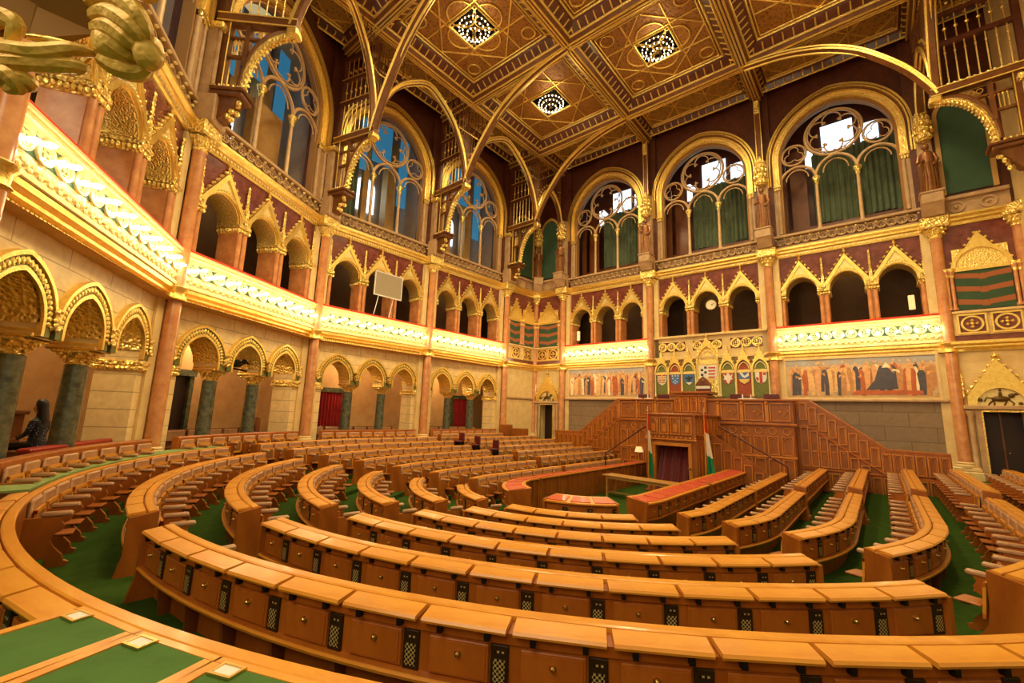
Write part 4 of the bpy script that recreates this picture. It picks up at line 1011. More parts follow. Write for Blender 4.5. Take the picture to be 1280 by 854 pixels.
def cross_rib(tip,node,label): 
    a=Vector(tip); b=Vector(node); P=[(a.x+(b.x-a.x)*h,a.y+(b.y-a.y)*h,a.z+(b.z-a.z)*v) for h,v in RP]; rib(smooth_pts(P),label,.17)
def long_rib(a,b,label,top=18.4):
    a=Vector(a);b=Vector(b); Q=[(0,0),(.03,.25),(.08,.46),(.17,.68),(.3,.86),(.5,1)]; Q=Q+[(1-h,v) for h,v in Q[:-1]][::-1]
    P=[(a.x+(b.x-a.x)*h,a.y+(b.y-a.y)*h,(a.z+(b.z-a.z)*h)+(top-(a.z+(b.z-a.z)*h))*v) for h,v in Q]; P=smooth_pts(P); rib(P,label)
    t=tag(ent('spandrel_screen'),'dark openwork over the rib arch '+label.split(',')[1].strip(),'screen','spandrel screens under the ceiling'); s=MB(); g=MB()
    for i,p in enumerate(P):
        if i%2==0 and p.z<18.2 : 
            s.tube([tuple(p),(p.x,p.y,18.75)],.025,5); g.ball((p.x,p.y,min(18.5,p.z+.35)),.07,6)
    d=(b-a).normalized()
    for zz in(17.3,):
        g.tube([tuple(a+(b-a)*.0+Vector((0,0,zz-a.z))),tuple(a+(b-a)*.12+Vector((0,0,zz-a.z)))],.03,5); g.tube([tuple(a+(b-a)*.88+Vector((0,0,zz-a.z))),tuple(a+(b-a)*1.0+Vector((0,0,zz-a.z)))],.03,5)
    put(s.mesh('bars',CEILB,True),None,t); put(g.mesh('gilded_bosses',GOLD,True),None,t)
ZN=18.82
cross_rib(TIP[4],(-2.89,-2.73,ZN),'long cross rib from the hammer beam by the blank corner wall')
cross_rib(TIP[3],(-2.89,-8.58,ZN),'long cross rib from the hammer beam past the grey board')
cross_rib(TIP[2],(-2.89,-14.43,ZN),'long cross rib from the hammer beam over the slanting bay')
cross_rib(TIP[1],(-2.89,-16.5,ZN),'diagonal rib from the hammer beam past the seated woman')
cross_rib(TIP[11],(2.89,-2.73,ZN),'long cross rib sweeping up from the rider portal hammer beam')
long_rib(TIP[3],TIP[4],'pointed rib arch, above the window beside the blank corner wall')
long_rib(TIP[2],TIP[3],'pointed rib arch, above the window over the grey board')
long_rib(TIP[1],TIP[2],'pointed rib arch, above the window over the bird-shaped lamp')
long_rib((-8.62,-.5,15.2),TIP[4],'small pointed rib arch, above the deep dark corner',17.0)
long_rib(TIP[11],(8.62,-.5,15.2),'small pointed rib arch, above the large tall green panel',17.2)
long_rib((8.87,-8.58,ZT),TIP[11],'steep rib arch, rising out of frame over the rider portal')
# ------------------------------------------------------------------ ceiling
s_=MB(); s_.box(-12,12,-25,.5,19.95,20.1); struct(put(s_.mesh('ceiling',CEILR)))
XL=[-11.15,-8.8,-2.89,2.89,8.8,11.15]; YL=[.05,-2.73,-8.58,-14.43,-20.3]
colx=['column %s from the side arcade'%c for c in('one','two','three','four','five')]; rowy=['row %s from the back wall'%c for c in('one','two','three','four')]
def beam(x0,y0,x1,y1,label):
    a=Vector((x0,y0,0));b=Vector((x1,y1,0)); L=(b-a).length; ang=math.atan2(y1-y0,x1-x0)
    t=tag(ent('ceiling_beam',T(x0,y0,18.8)@RZ(ang)),label,'beam','ceiling beams')
    s=MB(); s.prism([(-.26,.5),(-.26,.18),(-.12,0),(.12,0),(.26,.18),(.26,.5)],0,L,'x'); put(s.mesh('beam',CEILB),None,t)
    s=MB()
    for y,z,r in((-.13,.0,.045),(.13,.0,.045),(0,-.02,.04),(-.27,.2,.045),(.27,.2,.045)): s.tube([(0,y,z),(L,y,z)],r,6)
    put(s.mesh('gilded_edges',GOLD,True),None,t)
for i,x in enumerate(XL[1:-1]): beam(x,-22.5,x,0,'long gilded ceiling beam running to the back wall, number %s from the side arcade'%('one','two','three','four')[i])
for i,y in enumerate(YL[1:]): beam(-11.1,y,11.1,y,'long gilded ceiling beam parallel to the back wall, number %s from it'%('one','two','three','four')[i])
def coffer(x0,x1,y0,y1,label,chand):
    cx,cy=(x0+x1)/2,(y0+y1)/2; w,h=abs(x1-x0)/2-.28,abs(y1-y0)/2-.28
    t=tag(ent('ceiling_coffer',T(cx,cy,0)),label,'coffer','ceiling coffers')
    narrow=min(w,h)<1.6; ins=.26 if narrow else .42
    w2,h2=w-ins,h-ins
    s=MB()
    R=[[(-a,-b,z),(a,-b,z),(a,b,z),(-a,b,z)] for a,b,z in((w,h,208),(w-.03,h-.03,19.05),(w2+.12,h2+.12,19.25),(w2,h2,19.38))]
    for i in range(3):
        n=4; s.add(R[i]+R[i+1],[(j,(j+1)%4,4+(j+1)%4,4+j) for j in range(4)])
    put(s.mesh('cove',CEILR),None,t)
    s=MB(); ring_=[(-w+.02,-h+.02),(w-.02,-h+.02),(w-.02,h-.02),(-w+.02,h-.02)]
    s.tube([(x,y,19.0) for x,y in ring_],.05,6,True)
    for a,b,z,r in((w2,h2,19.36,.07),(w2-.14,h2-.14,19.36,.035)): s.tube([(-a,-b,z),(a,-b,z),(a,b,z),(-a,b,z)],r,6,True)
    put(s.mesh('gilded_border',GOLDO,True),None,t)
    s=MB()
    def brk(x,y,dx,dy):
        s.tube([(x,y,19.06),(x+dx*.12,y+dy*.12,19.14),(x+dx*(ins-.16),y+dy*(ins-.16),19.26)],.035,5)
    nx=max(3,int(2*w/.36)); ny=max(3,int(2*h/.36))
    for i in range(nx):
        x=-w+2*w*(i+.5)/nx; brk(x,-h+.04,0,1); brk(x,h-.04,0,-1)
    for i in range(ny):
        y=-h+2*h*(i+.5)/ny; brk(-w+.04,y,1,0); brk(w-.04,y,-1,0)
    put(s.mesh('brackets',GOLD,True),None,t)
    s=MB()
    if narrow or not chand: s.box(-w2,w2,-h2,h2,19.42,19.48)
    else:
        q=.78
        s.box(-w2,w2,-h2,-q,19.42,19.48); s.box(-w2,w2,q,h2,19.42,19.48); s.box(-w2,-q,-q,q,19.42,19.48); s.box(q,w2,-q,q,19.42,19.48)
    put(s.mesh('panel',PANO if not narrow else PANG),None,t)
    s=MB()
    if narrow:
        ln=max(w2,h2); ax=w2>h2
        for i in range(3):
            c=-ln+2*ln*(i+.5)/3; hw=ln/3; hh=min(w2,h2)
            q=[(c-hw,0),(c,hh),(c+hw,0),(c,-hh)]; q=[(a,b) if ax else (b,a) for a,b in q]
            s.tube([(a,b,19.41) for a,b in q],.035,5,True)
            q=[(c-hw,-hh),(c-hw,hh)]; q=[(a,b) if ax else (b,a) for a,b in q]; s.tube([(a,b,19.41) for a,b in q],.035,5)
    else:
        m=min(w2,h2)-.12
        for e in(-1,1):
            s.tube([(-m,e*m*.0+e*m*.42,19.41),(m,e*m*.42,19.41)],.035,5); s.tube([(e*m*.42,-m,19.41),(e*m*.42,m,19.41)],.035,5)
            for f in(-1,1): s.tube([(e*m,0,19.41),(0,f*m,19.41)],.035,5)
        if chand=='circles':
            for e,f in((1,1),(1,-1),(-1,1),(-1,-1)): 
                s.tube([(e*m*.80+.30*math.cos(a),f*m*.80+.30*math.sin(a),19.40) for a in frange(0,2*PI,16)[:-1]],.035,5,True)
            for e,f in((0,1),(0,-1),(-1,0),(1,0)): s.tube([(e*.78+.62*math.cos(a),f*.78+.62*math.sin(a),19.40) for a in frange(0,2*PI,20)[:-1]],.035,5,True)
    put(s.mesh('lattice',GOLD,True),None,t)
    if chand and not narrow:
        s=MB(); q=.78
        s.box(-q,q,-q,-q+.04,19.42,19.9); s.box(-q,q,q-.04,q,19.42,19.9); s.box(-q,-q+.04,-q,q,19.42,19.9); s.box(q-.04,q,-q,q,19.42,19.9); s.box(-q,q,-q,q,19.86,19.9); put(s.mesh('well',BLACK),None,t)
        s=MB(); s.tube([(-q,-q,19.38),(q,-q,19.38),(q,q,19.38),(-q,q,19.38)],.06,6,True); put(s.mesh('well_border',GOLDO,True),None,t)
        chandelier(cx,cy,label)
s_=MB(); s_.lathe([(0,-.05),(.022,-.038),(.028,-.008),(.018,.025),(.010,.04)],6); M_CB=s_.mesh('bulb',BULBS,True)
s_=MB()
for r,z in((.66,19.33),(.50,19.22),(.30,19.10)):
    s_.tube([(r*math.cos(a),r*math.sin(a),z) for a in frange(0,2*PI,24)[:-1]],.022,5,True)
for j in range(8):
    a=2*PI*j/8; s_.tube([(0,0,19.75),(.66*math.cos(a),.66*math.sin(a),19.33),(.50*math.cos(a),.50*math.sin(a),19.22),(.30*math.cos(a),.30*math.sin(a),19.10),(0,0,208)],.012,5)
s_.lathe([(0,20),(.07,205),(.04,19.02),(.09,19.1),(.03,19.2),(.03,19.86)],10); M_CF=s_.mesh('frame',mat('dark_brass',(.16,.09,.03),.4,.7),True)
def chandelier(x,y,label):
    t=tag(ent('chandelier',T(x,y,0)),'tiered bulb chandelier, '+label.replace('square gilded ceiling coffer, ','').replace(' from the',' off the'),'chandelier','ceiling chandeliers')
    put(M_CF,None,t)
    for n,r,z,o in((22,.66,19.30,0),(16,.50,19.18,.1),(10,.30,19.06,0)):
        for j in range(n):
            a=2*PI*j/n+o; put(M_CB,T(r*math.cos(a),r*math.sin(a),z),t)
    point('chandelier_light',(x,y,18.4),P_CHAND,.45)
    l=bpy.data.lights.new('chandelier_downlight','SPOT'); l.energy=P_SPOT; l.spot_size=D(150); l.spot_blend=.6; l.shadow_soft_size=.6; l.color=WARM
    o=bpy.data.objects.new('chandelier_downlight',l); o.location=(x,y,18.9); COL.objects.link(o)
for i in range(5):
    for j in range(4):
        nar=i in(0,4) or j==0
        lab='%s gilded ceiling coffer, %s, %s'%('narrow' if nar else 'square',colx[i],rowy[j])
        coffer(XL[i],XL[i+1],YL[j],YL[j+1],lab,None if nar else ('circles' if (i==2 or j==2) else 'plain'))
# ------------------------------------------------------------------ seating rows
PITCH_=.65
bz=.684
def sweep_row(mb,k,side,L0_,L1_,prof,dz=0,step=.3):
    r=RK(k); n=max(2,int((L1_-L0_)/step)); rings=[]
    for i in range(n+1):
        p,nr=hs(side,r,L0_+(L1_-L0_)*i/n)
        rings.append([(p.x-nr.x*s,p.y-nr.y*s,ZK(k)+dz+z) for s,z in prof])
    mb.strip(rings)
def lframe(k,side,Lm,dz=0,z=None):
    """x along the row, y inward, z up from desk height"""
    p,nr=hs(side,RK(k),Lm); inn=-nr; u=Vector((inn.y,-inn.x))
    return Matrix(((u.x,inn.x,0,p.x),(u.y,inn.y,0,p.y),(0,0,1,(ZK(k)+dz) if z is None else z),(0,0,0,1)))
s_=MB(); s_.prism([(-.018,.006),(-.024,.022),(-.012,.040),(.146,.058),(.160,.048),(.160,.024)],-.302,.302,'x'); M_LID=s_.mesh('desk_lid',WOODL)
s_=MB()
for x in(-.17,.17): s_.box(x-.018,x+.018,-.012,.03,-.045,.012)
M_HINGE=s_.mesh('hinge',BLACK)
s_=MB(); s_.cbox(-.215,.215,.034,.06,-.318,-.088,.006); s_.prism([(-.195,-.30),(.195,-.30),(.195,-.105),(-.195,-.105)],.028,.036); M_DRAW=s_.mesh('drawer',WOOD)
s_=MB(); s_.lathe([(.024,0),(.024,.004),(.012,.006),(.008,.018),(.016,.026),(.010,.034),(0,.036)],12,M=Matrix.Rotation(PI/2,4,'X')); M_KNOB=s_.mesh('knob',BRASS,True)
s_=MB(); s_.cbox(-.062,.062,.038,.06,-.328,-.080,.004); M_GRILL=s_.mesh('vent_grille',mat('dark_bronze',(.045,.025,.008),.4,.5))
s_=MB(); s_.box(-.040,.040,.033,.039,-.300,-.165); s_.box(-.032,.032,.033,.039,-.125,-.114); M_GM=s_.mesh('brass_mesh',MESHM)
s_=MB(); s_.prism([(.04,-.385),(.17,-.385),(.17,-bz),(.08,-bz),(.06,-.55)],-.02,.02,'x'); M_DIV=s_.mesh('kneehole_divider',WOODD)
EP=[(-.012,.0),(.17,.03),(.28,.055),(.285,-.30),(.31,-.50),(.40,-.64),(.42,-.80),(-.08,-.80),(-.07,-.66),(-.02,-.45)]
s_=MB(); s_.prism(EP,-.03,.03,'x'); s_.cbox(-.04,.04,-.10,.44,-.80,-.70,.01); M_END=s_.mesh('end_panel',WOOD)
s_=MB(); ringl=[(0,.13+.045*math.cos(a),-.20+.045*math.sin(a)) for a in frange(0,2*PI,16)[:-1]]; s_.tube(ringl,.010,6,True); s_.ball((0,.13,-.20),.02,8); M_PLATE=s_.mesh('number_plate',BRASS,True)
BODY=[(.03,-.0),(.03,-.065),(.05,-.075),(.05,-.325),(.0,-.335),(-.005,-.36),(.03,-.385),(.17,-.385),(.17,-.684),(.19,-.80),(.255,-.80),(.255,.03),(.17,.015)]
RAIL=[(.175,.012),(.175,.05),(.188,.058),(.255,.062),(.268,.05),(.268,.015)]
SKIRT=[(-.012,-.335),(-.02,-.35),(-.012,-.372),(.04,-.385),(.04,-.335)]
# folding seat (origin on the desk line, z=0 at the inner floor)
s_=MB(); s_.cbox(-.245,.245,.255,.315,.46,.83,.025); M_PAD=s_.mesh('backrest',LEATH,True)
def tilt(y,z): return y+ (z-.30)*-.10
s_=MB()
zA,zB=.32,.70
for (x0,x1,za,zb) in((-.25,.25,zB-.05,zB),(-.25,.25,zA,zA+.05),(-.25,-.20,zA,zB),(.20,.25,zA,zB)):
    s_.add([(x,tilt(y,z),z) for z in(za,zb) for y in(.365,.395) for x in(x0,x1)],[(0,2,3,1),(4,5,7,6),(0,1,5,4),(2,6,7,3),(0,4,6,2),(1,3,7,5)])
M_SEAT=s_.mesh('seat_frame',WOODL)
s_=MB(); s_.add([(x,tilt(y,z),z) for z in(zA+.05,zB-.05) for y in(.372,.385) for x in(-.2,.2)],[(0,2,3,1),(4,5,7,6),(0,1,5,4),(2,6,7,3),(0,4,6,2),(1,3,7,5)]); M_CANE=s_.mesh('woven_panel',mat('woven_cane',(.10,.035,.010),.5,c2=(.36,.17,.05),scale=60,kind='checker',lo=.4,hi=.6))
s_=MB(); s_.cbox(-.035,.035,.40,.70,.615,.68,.02); M_ARM=s_.mesh('armrest',LEATH,True)
s_=MB(); s_.prism([(.26,0),(.72,0),(.73,.05),(.68,.07),(.66,.14),(.57,.24),(.53,.32),(.55,.40),(.62,.44),(.64,.50),(.60,.56),(.63,.615),(.26,.615)],-.025,.025,'x'); M_SIDE=s_.mesh('side_panel',WOOD)
s_=MB(); s_.cbox(-.02,.25,.48,.72,.36,.385,.006); M_FOLD=s_.mesh('folded_shelf',WOOD)
s_=MB(); s_.cbox(.06,.16,.60,.70,.325,.36,.01); M_FOLDB=s_.mesh('bracket',BLACK)
def seat(k,side,Lm,dz,label,group,arm=True,pads=True):
    r=RK(k); F=lframe(k,side,Lm,z=FK(k+1)+dz if k<6 else ZK(k)+dz-.80)
    curved=Lm<r*PI/2; sc=(r-.34)/r if curved else 1.
    sc*=PITCH_/.55*1.0 if False else 1.12
    t=tag(ent('folding_seat',F@SX(sc)),label,'seat',group)
    for me in((M_PAD,) if pads else ()): put(me,None,t)
    f=put(M_SEAT,None,t); put(M_CANE,None,f)
    if arm: put(M_ARM,T(.29,0,0),t); s=put(M_SIDE,T(.29,0,0),t); sh=put(M_FOLD,None,t); put(M_FOLDB,None,sh)
    return t
NTH=['first','second','third','fourth','fifth','sixth','seventh','eighth','ninth','tenth','eleventh','twelfth','thirteenth','fourteenth','fifteenth','sixteenth','seventeenth']
SHORT={'drawer-fronted sector of the horseshoe':('aisle','drawer-fronted sector'),'sector across the middle aisle':('middle aisle','sector across the aisle'),'arm below the side arcade, before the step':('aisle','arcade arm before the step'),'arm below the enthronement painting, before the step':('aisle','painting arm before the step'),'arm below the enthronement painting, beyond the step':('step','painting arm beyond the step')}
ORDN={-1:'outermost row',0:'second row from outside',1:'third row from outside',2:'fourth row from outside',3:'fifth row from outside',4:'sixth row from outside',5:'seventh row from outside',6:'eighth row from outside',7:'pit row'}
def desk_row(k,side,La,Lb,where,dz=0,lids=True,drawers=True,ends=(True,True),seats=True,lidmat=None,hinges=False,felt=None,segw=.3):
    t=tag(ent('desk_row'),'oak desk bench, %s, %s'%(ORDN[k],where),'desk row','desk rows of the horseshoe')
    s=MB(); sweep_row(s,k,side,La,Lb,BODY,dz,segw); put(s.mesh('body',WOOD),None,t)
    s=MB(); sweep_row(s,k,side,La,Lb,RAIL,dz,segw); sweep_row(s,k,side,La,Lb,SKIRT,dz,segw); put(s.mesh('top_rail',WOODL),None,t)
    n=max(1,round((Lb-La-.04)/PITCH_)); pt=(Lb-La-.04)/n; w=pt/PITCH_
    for i in range(n):
        Lm=La+.02+pt*(i+.5); F=lframe(k,side,Lm,dz)@SX(w)
        isf=felt and felt(i,n,Lm)
        if lids and not isf:
            l=put(M_LID,F,t); 
            if hinges: put(M_HINGE,None,l)
        if drawers:
            d=put(M_DRAW,F@T(-.04,0,0),t); put(M_KNOB,T(0,.028,-.165),d)
            g=put(M_GRILL,F@T(.25,0,0),t); put(M_GM,None,g)
            if k<=3: put(M_DIV,F@T(.25,0,0),t)
    for e,L_ in((0,La),(1,Lb)):
        if ends[e]:
            F=lframe(k,side,L_,dz); p=put(M_END,F,t); put(M_PLATE,T((.035 if (side>0)==(e==0) else -.035),0,0),p)
    if seats:
        for i in range(n):
            Lm=La+.02+pt*(i+.5)
            if seats=='ends' and i not in(0,n-1): continue
            seat(k,side,Lm,dz,'tan folding seat, %s from the %s, %s, %s'%(NTH[i],SHORT[where][0],ORDN[k],SHORT[where][1]),'folding seats, %s, %s'%(ORDN[k],where))
    return t
AX=.78; AY=.10
D58=D(58.5); HA=.62
def La_(k,x): return RK(k)*math.asin(min(.95,x/RK(k)))
def L58(k,s): r=RK(k); return r*D58+s*HA
# central-right sector (nearest the lens) and its left mirror
for k in range(0,7):
    Ls=La_(k,.12) if k>0 else -1.9
    desk_row(k,1,Ls,L58(k,-1)-.0,'drawer-fronted sector of the horseshoe',seats='ends' if k>0 else False,hinges=k<=5,ends=(k>0,True),drawers=True,lids=True,
        felt=(lambda i,n,L:L>2.7) if k==0 else None)
for k in range(0,7):
    desk_row(k,-1,La_(k,AX+.02) if k>0 else 1.9,L58(k,-1),'sector across the middle aisle',ends=(k>0,True),drawers=k>0,
        felt=(lambda i,n,L:L>2.6) if k==0 else None)
# sectors from the diagonal aisle along the arms up to the step
GAP=-8.15
for k in range(0,7):
    q=RK(k)*PI/2; Lend=q+(GAP-CY)
    desk_row(k,-1,L58(k,1),Lend,'arm below the side arcade, before the step',drawers=False)
    if k>=1: desk_row(k,1,L58(k,1),Lend,'arm below the enthronement painting, before the step',hinges=k>1)
for k in range(1,7):
    q=RK(k)*PI/2; L0r=q+(GAP+.22-CY); L1r=q+(YEND-CY)-(.6 if k==6 else 0)
    desk_row(k,1,L0r,L1r,'arm below the enthronement painting, beyond the step',dz=.13 if k<6 else 0)
# far left arm: desks as rows, the small far seats as one mass
fp,ff,fa=MB(),MB(),MB()
for k in range(0,7):
    q=RK(k)*PI/2; L0r=q+(GAP+.22-CY); L1r=q+(YEND-CY)-(1.75 if k==0 else .6 if k==6 else 0); dz=.13 if k<6 else 0
    desk_row(k,-1,L0r,L1r,'arm below the side arcade, beyond the step',dz=dz,drawers=False,seats=False)
    n=10
    for i in range(n):
        F=lframe(k,-1,L0r+.02+(L1r-L0r-.04)*(i+.5)/n,z=(FK(k+1) if k<6 else ZK(k)-.8)+dz)@SX(1.12)
        for mb,me in((fp,M_PAD),(ff,M_SEAT),(fa,M_ARM)):
            mb.add([tuple(F@(Vector(v.co)+Vector((.29 if me is M_ARM else 0,0,0)))) for v in me.vertices],[tuple(p.vertices) for p in me.polygons])
tt=tag(ent('folding_seats'),'small folding seats ranged in straight rows below the side arcade, beyond the step','seat','far seats of the left arm','stuff')
for mb,nm,m in((fp,'backrests',LEATH),(ff,'seat_frames',WOODL),(fa,'armrests',LEATH)): put(mb.mesh(nm,m),None,tt)
# outermost benches between the pillars
for a0,a1,lab in((17.5,43.5,'in the bay with the seated woman'),(48.5,74,'in the bay with the bird-shaped lamp')):
    r=11.36
    t=tag(ent('wall_bench'),'curved oak bench along the pillars %s'%lab,'bench','outermost benches')
    s=MB(); rings=[]
    for i in range(15):
        a=D(a0+(a1-a0)*i/14); u=Vector((-math.sin(a),-math.cos(a)))
        rings.append([(u.x*(r-q_),CY+u.y*(r-q_),.917+z) for q_,z in((.05,0),(.05,.92),(.07,.95),(.20,.95),(.22,.92),(.22,0))])
    s.strip(rings); put(s.mesh('back_panel',WOOD),None,t)
    n=round(r*D(a1-a0)/.62)
    for i in range(n):
        a=D(a0+(a1-a0)*(i+.5)/n); u=Vector((-math.sin(a),-math.cos(a))); inn=-u; tx=Vector((inn.y,-inn.x)); c=Vector((0,CY))+u*r
        F=Matrix(((tx.x,inn.x,0,c.x),(tx.y,inn.y,0,c.y),(0,0,1,.95),(0,0,0,1)))
        st=tag(ent('folding_seat',F@T(0,-.03,0)),'tan folding seat, %s counting leftwards, pillar bench '%NTH[n-1-i]+lab,'seat','outermost seats, '+lab)
        put(M_PAD,None,st); f=put(M_SEAT,None,st); put(M_CANE,None,f); put(M_ARM,T(.29,0,0),st); put(M_SIDE,T(.29,0,0),st)
for y0,y1,lab in((-13.9,-9.1,'in the bay with the grey board'),(-8.1,-3.2,'in the bay beside the blank corner wall')):
    t=tag(ent('wall_bench'),'straight oak bench along the pillars '+lab,'bench','outermost benches')
    s=MB(); s.cbox(-11.24,-11.08,y0,y1,.917,1.87,.02); put(s.mesh('back_panel',WOOD),None,t)
    n=round((y1-y0)/.62)
    for i in range(n):
        y=y0+(y1-y0)*(i+.5)/n; F=Matrix(((0,1,0,-11.33),(-1,0,0,y),(0,0,1,.95),(0,0,0,1)))
        st=tag(ent('folding_seat',F),'tan folding seat, %s counting leftwards, pillar bench '%NTH[n-1-i]+lab,'seat','outermost seats, '+lab)
        put(M_PAD,None,st); f=put(M_SEAT,None,st); put(M_ARM,T(.29,0,0),st)
# felt writing pads set in the nearest desk
FELT_Z=.045
def felt_pad(k,side,Lm,lab,m,frame_=True,w=.265):
    F=lframe(k,side,Lm)
    t=tag(ent('writing_pad',F),lab,'writing pad','felt writing pads of the nearest desk')
    s=MB(); s.cbox(-w,w,-.46,.13,.035,.058,.004); put(s.mesh('felt',m),None,t)
    s=MB(); s.box(-.325,-w,-.48,.12,.02,.064); s.box(w,.325,-.48,.12,.02,.064); s.box(-.325,.325,-.50,-.46,.02,.062); s.box(-.325,.325,.13,.172,.02,.060); put(s.mesh('wooden_border',WOODL),None,t)
    if frame_:
        s=MB(); s.cbox(-.04,.04,.36,.36,.0,.0,0) if False else None
        s=MB()
        for b in((-.07,.07,-.05,-.035),(-.07,.07,.035,.05),(-.07,-.055,-.035,.035),(.055,.07,-.035,.035)): s.box(b[0],b[1],b[2],b[3],0,.012)
        put(s.mesh('plate_frame',BRASS),T(-.18,.085,.060),t)
        s=MB(); s.box(-.055,.055,-.035,.035,0,.006); put(s.mesh('name_card',WHITE),T(-.18,.085,.060),t)
i=0
for (side,kk) in((1,0),):
    La,Lb=-1.9,L58(0,-1); n=round((Lb-La-.04)/PITCH_); pt=(Lb-La-.04)/n
    for i in range(n):
        Lm=La+.02+pt*(i+.5)
        if Lm>2.7 and Lm<6.5: felt_pad(0,1,Lm,'green felt writing pad in the nearest desk, number %s from its lidded part'%(['one','two','three','four','five','six','seven','eight'][min(7,int((Lm-2.7)/pt))]),FELT)
r=RK(0)
s_=MB(); rings=[]
for i in range(25):
    p,nr=hs(-1,r,2.7+(L58(0,-1)-2.8)*i/24); rings.append([(p.x-nr.x*s,p.y-nr.y*s,ZK(0)+z) for s,z in((-.40,.03),(-.40,.055),(.13,.065),(.13,.03))])
s_.strip(rings); tag(put(s_.mesh('felt_strip',FELTP)),'long worn pale green felt desktop strip on the outer desk below the seated woman','desktop felt')
# small rail handles (gate bars) between axis ends
# ------------------------------------------------------------------ red-topped pit desks (ministers)
def pit_desk(side,La,Lb,lab,z0=0,n_dr=True,k=7,seg=.25):
    t=tag(ent('pit_desk'),lab,'desk','red-topped desks around the pit')
    s=MB(); sweep_row(s,k,side,La,Lb,[(.03,-.02),(.03,-.065),(.05,-.075),(.05,-.36),(0,-.37),(.0,-.40),(.10,-.41),(.30,-.41),(.30,-.85),(.55,-.85),(.55,-.02)],0,seg); put(s.mesh('body',WOOD),None,t)
    s=MB(); sweep_row(s,k,side,La,Lb,[(-.03,-.03),(-.03,.0),(.62,.06),(.62,.02)],0,seg); put(s.mesh('top',WOODL),None,t)
    n=max(1,round((Lb-La)/PITCH_)); pt=(Lb-La)/n
    for i in range(n):
        a,b=La+pt*i+.05,La+pt*(i+1)-.05
        s=MB(); sweep_row(s,k,side,a,b,[(.06,.005),(.06,.024),(.50,.064),(.50,.04)],0,.2); put(s.mesh('red_pad',REDL),None,t)
        if n_dr:
            F=lframe(k,side,(a+b)/2)@SX(pt/PITCH_); d=put(M_DRAW,F@T(-.04,0,-.03),t); put(M_KNOB,T(0,.012,-.175),d); g=put(M_GRILL,F@T(.25,0,-.03),t); put(M_GM,None,g)
        F=lframe(k,side,(a+b)/2); s=MB(); s.cbox(-.26,.26,.545,.565,-.78,-.06,.006); s.box(-.04,.04,.56,.62,-.45,-.02); put(s.mesh('front_panel',WOODM),F,t)
    for L_ in(La,Lb):
        s=MB(); s.prism([(-.03,.02),(.62,.05),(.60,-.2),(.60,-.85),(.0,-.85),(.0,-.4)],-.03,.03,'x'); put(s.mesh('end_panel',WOOD),lframe(k,side,L_),t)
r7=RK(7); q7=r7*PI/2
pit_desk(1,La_(7,.25),r7*D(57)-.25,'small curved red-topped desk closing the end of the pit')
pit_desk(-1,r7*D(57)-1.2,q7+.15,'curved red-topped desk at the foot of the middle aisle')
pit_desk(-1,q7+.25,q7+(YEND-CY)-1.2,'long straight red-topped desk with panelled front facing the pit')
pit_desk(1,q7-.75,q7+(GAP-CY),'red-topped desk with drawers in view, section beside the table')
pit_desk(1,q7+(GAP+.1-CY),q7+(YEND-CY)-1.0,'red-topped desk with drawers in view, section beside the pulpit')
# ------------------------------------------------------------------ rostrum
def panel_board(mb,x0,x1,z0,z1,y,style='arch'):
    """raised frame of one panel"""
    w=.035
    mb.box(x0,x1,y,y+.055,z0,z0+w); mb.box(x0,x1,y,y+.055,z1-w,z1); mb.box(x0,x0+w,y,y+.055,z0+w,z1-w); mb.box(x1-w,x1,y,y+.055,z0+w,z1-w)
    c=(x0+x1)/2; hw=(x1-x0)/2-w
    if style=='arch' and z1-z0>.4:
        mb.tube([(x,y+.015,z) for x,z in parch(c,hw*.8,z1-w-hw*1.1,hw*.95,6)],.02,5)
        mb.box(c-hw*.8-.01,c-hw*.8+.01,y,y+.02,z0+.08,z1-w-hw*1.1); mb.box(c+hw*.8-.01,c+hw*.8+.01,y,y+.02,z0+.08,z1-w-hw*1.1)
    if style=='diamond':
        h=(z1-z0)/2-w; zc=(z0+z1)/2; e=min(h,hw)*.85
        q=[(c-e,zc),(c,zc+e),(c+e,zc),(c,zc-e)]; mb.tube([(x,y+.02,z) for x,z in q],.018,5,True); mb.ball((c,y+.02,zc),e*.17,8,(1,.5,1))
ROST=tag(ent('rostrum',Matrix(((-1,0,0,0),(0,-1,0,0),(0,0,1,0),(0,0,0,1)))),'broad carved oak rostrum with stairs on both sides against the back wall','rostrum')
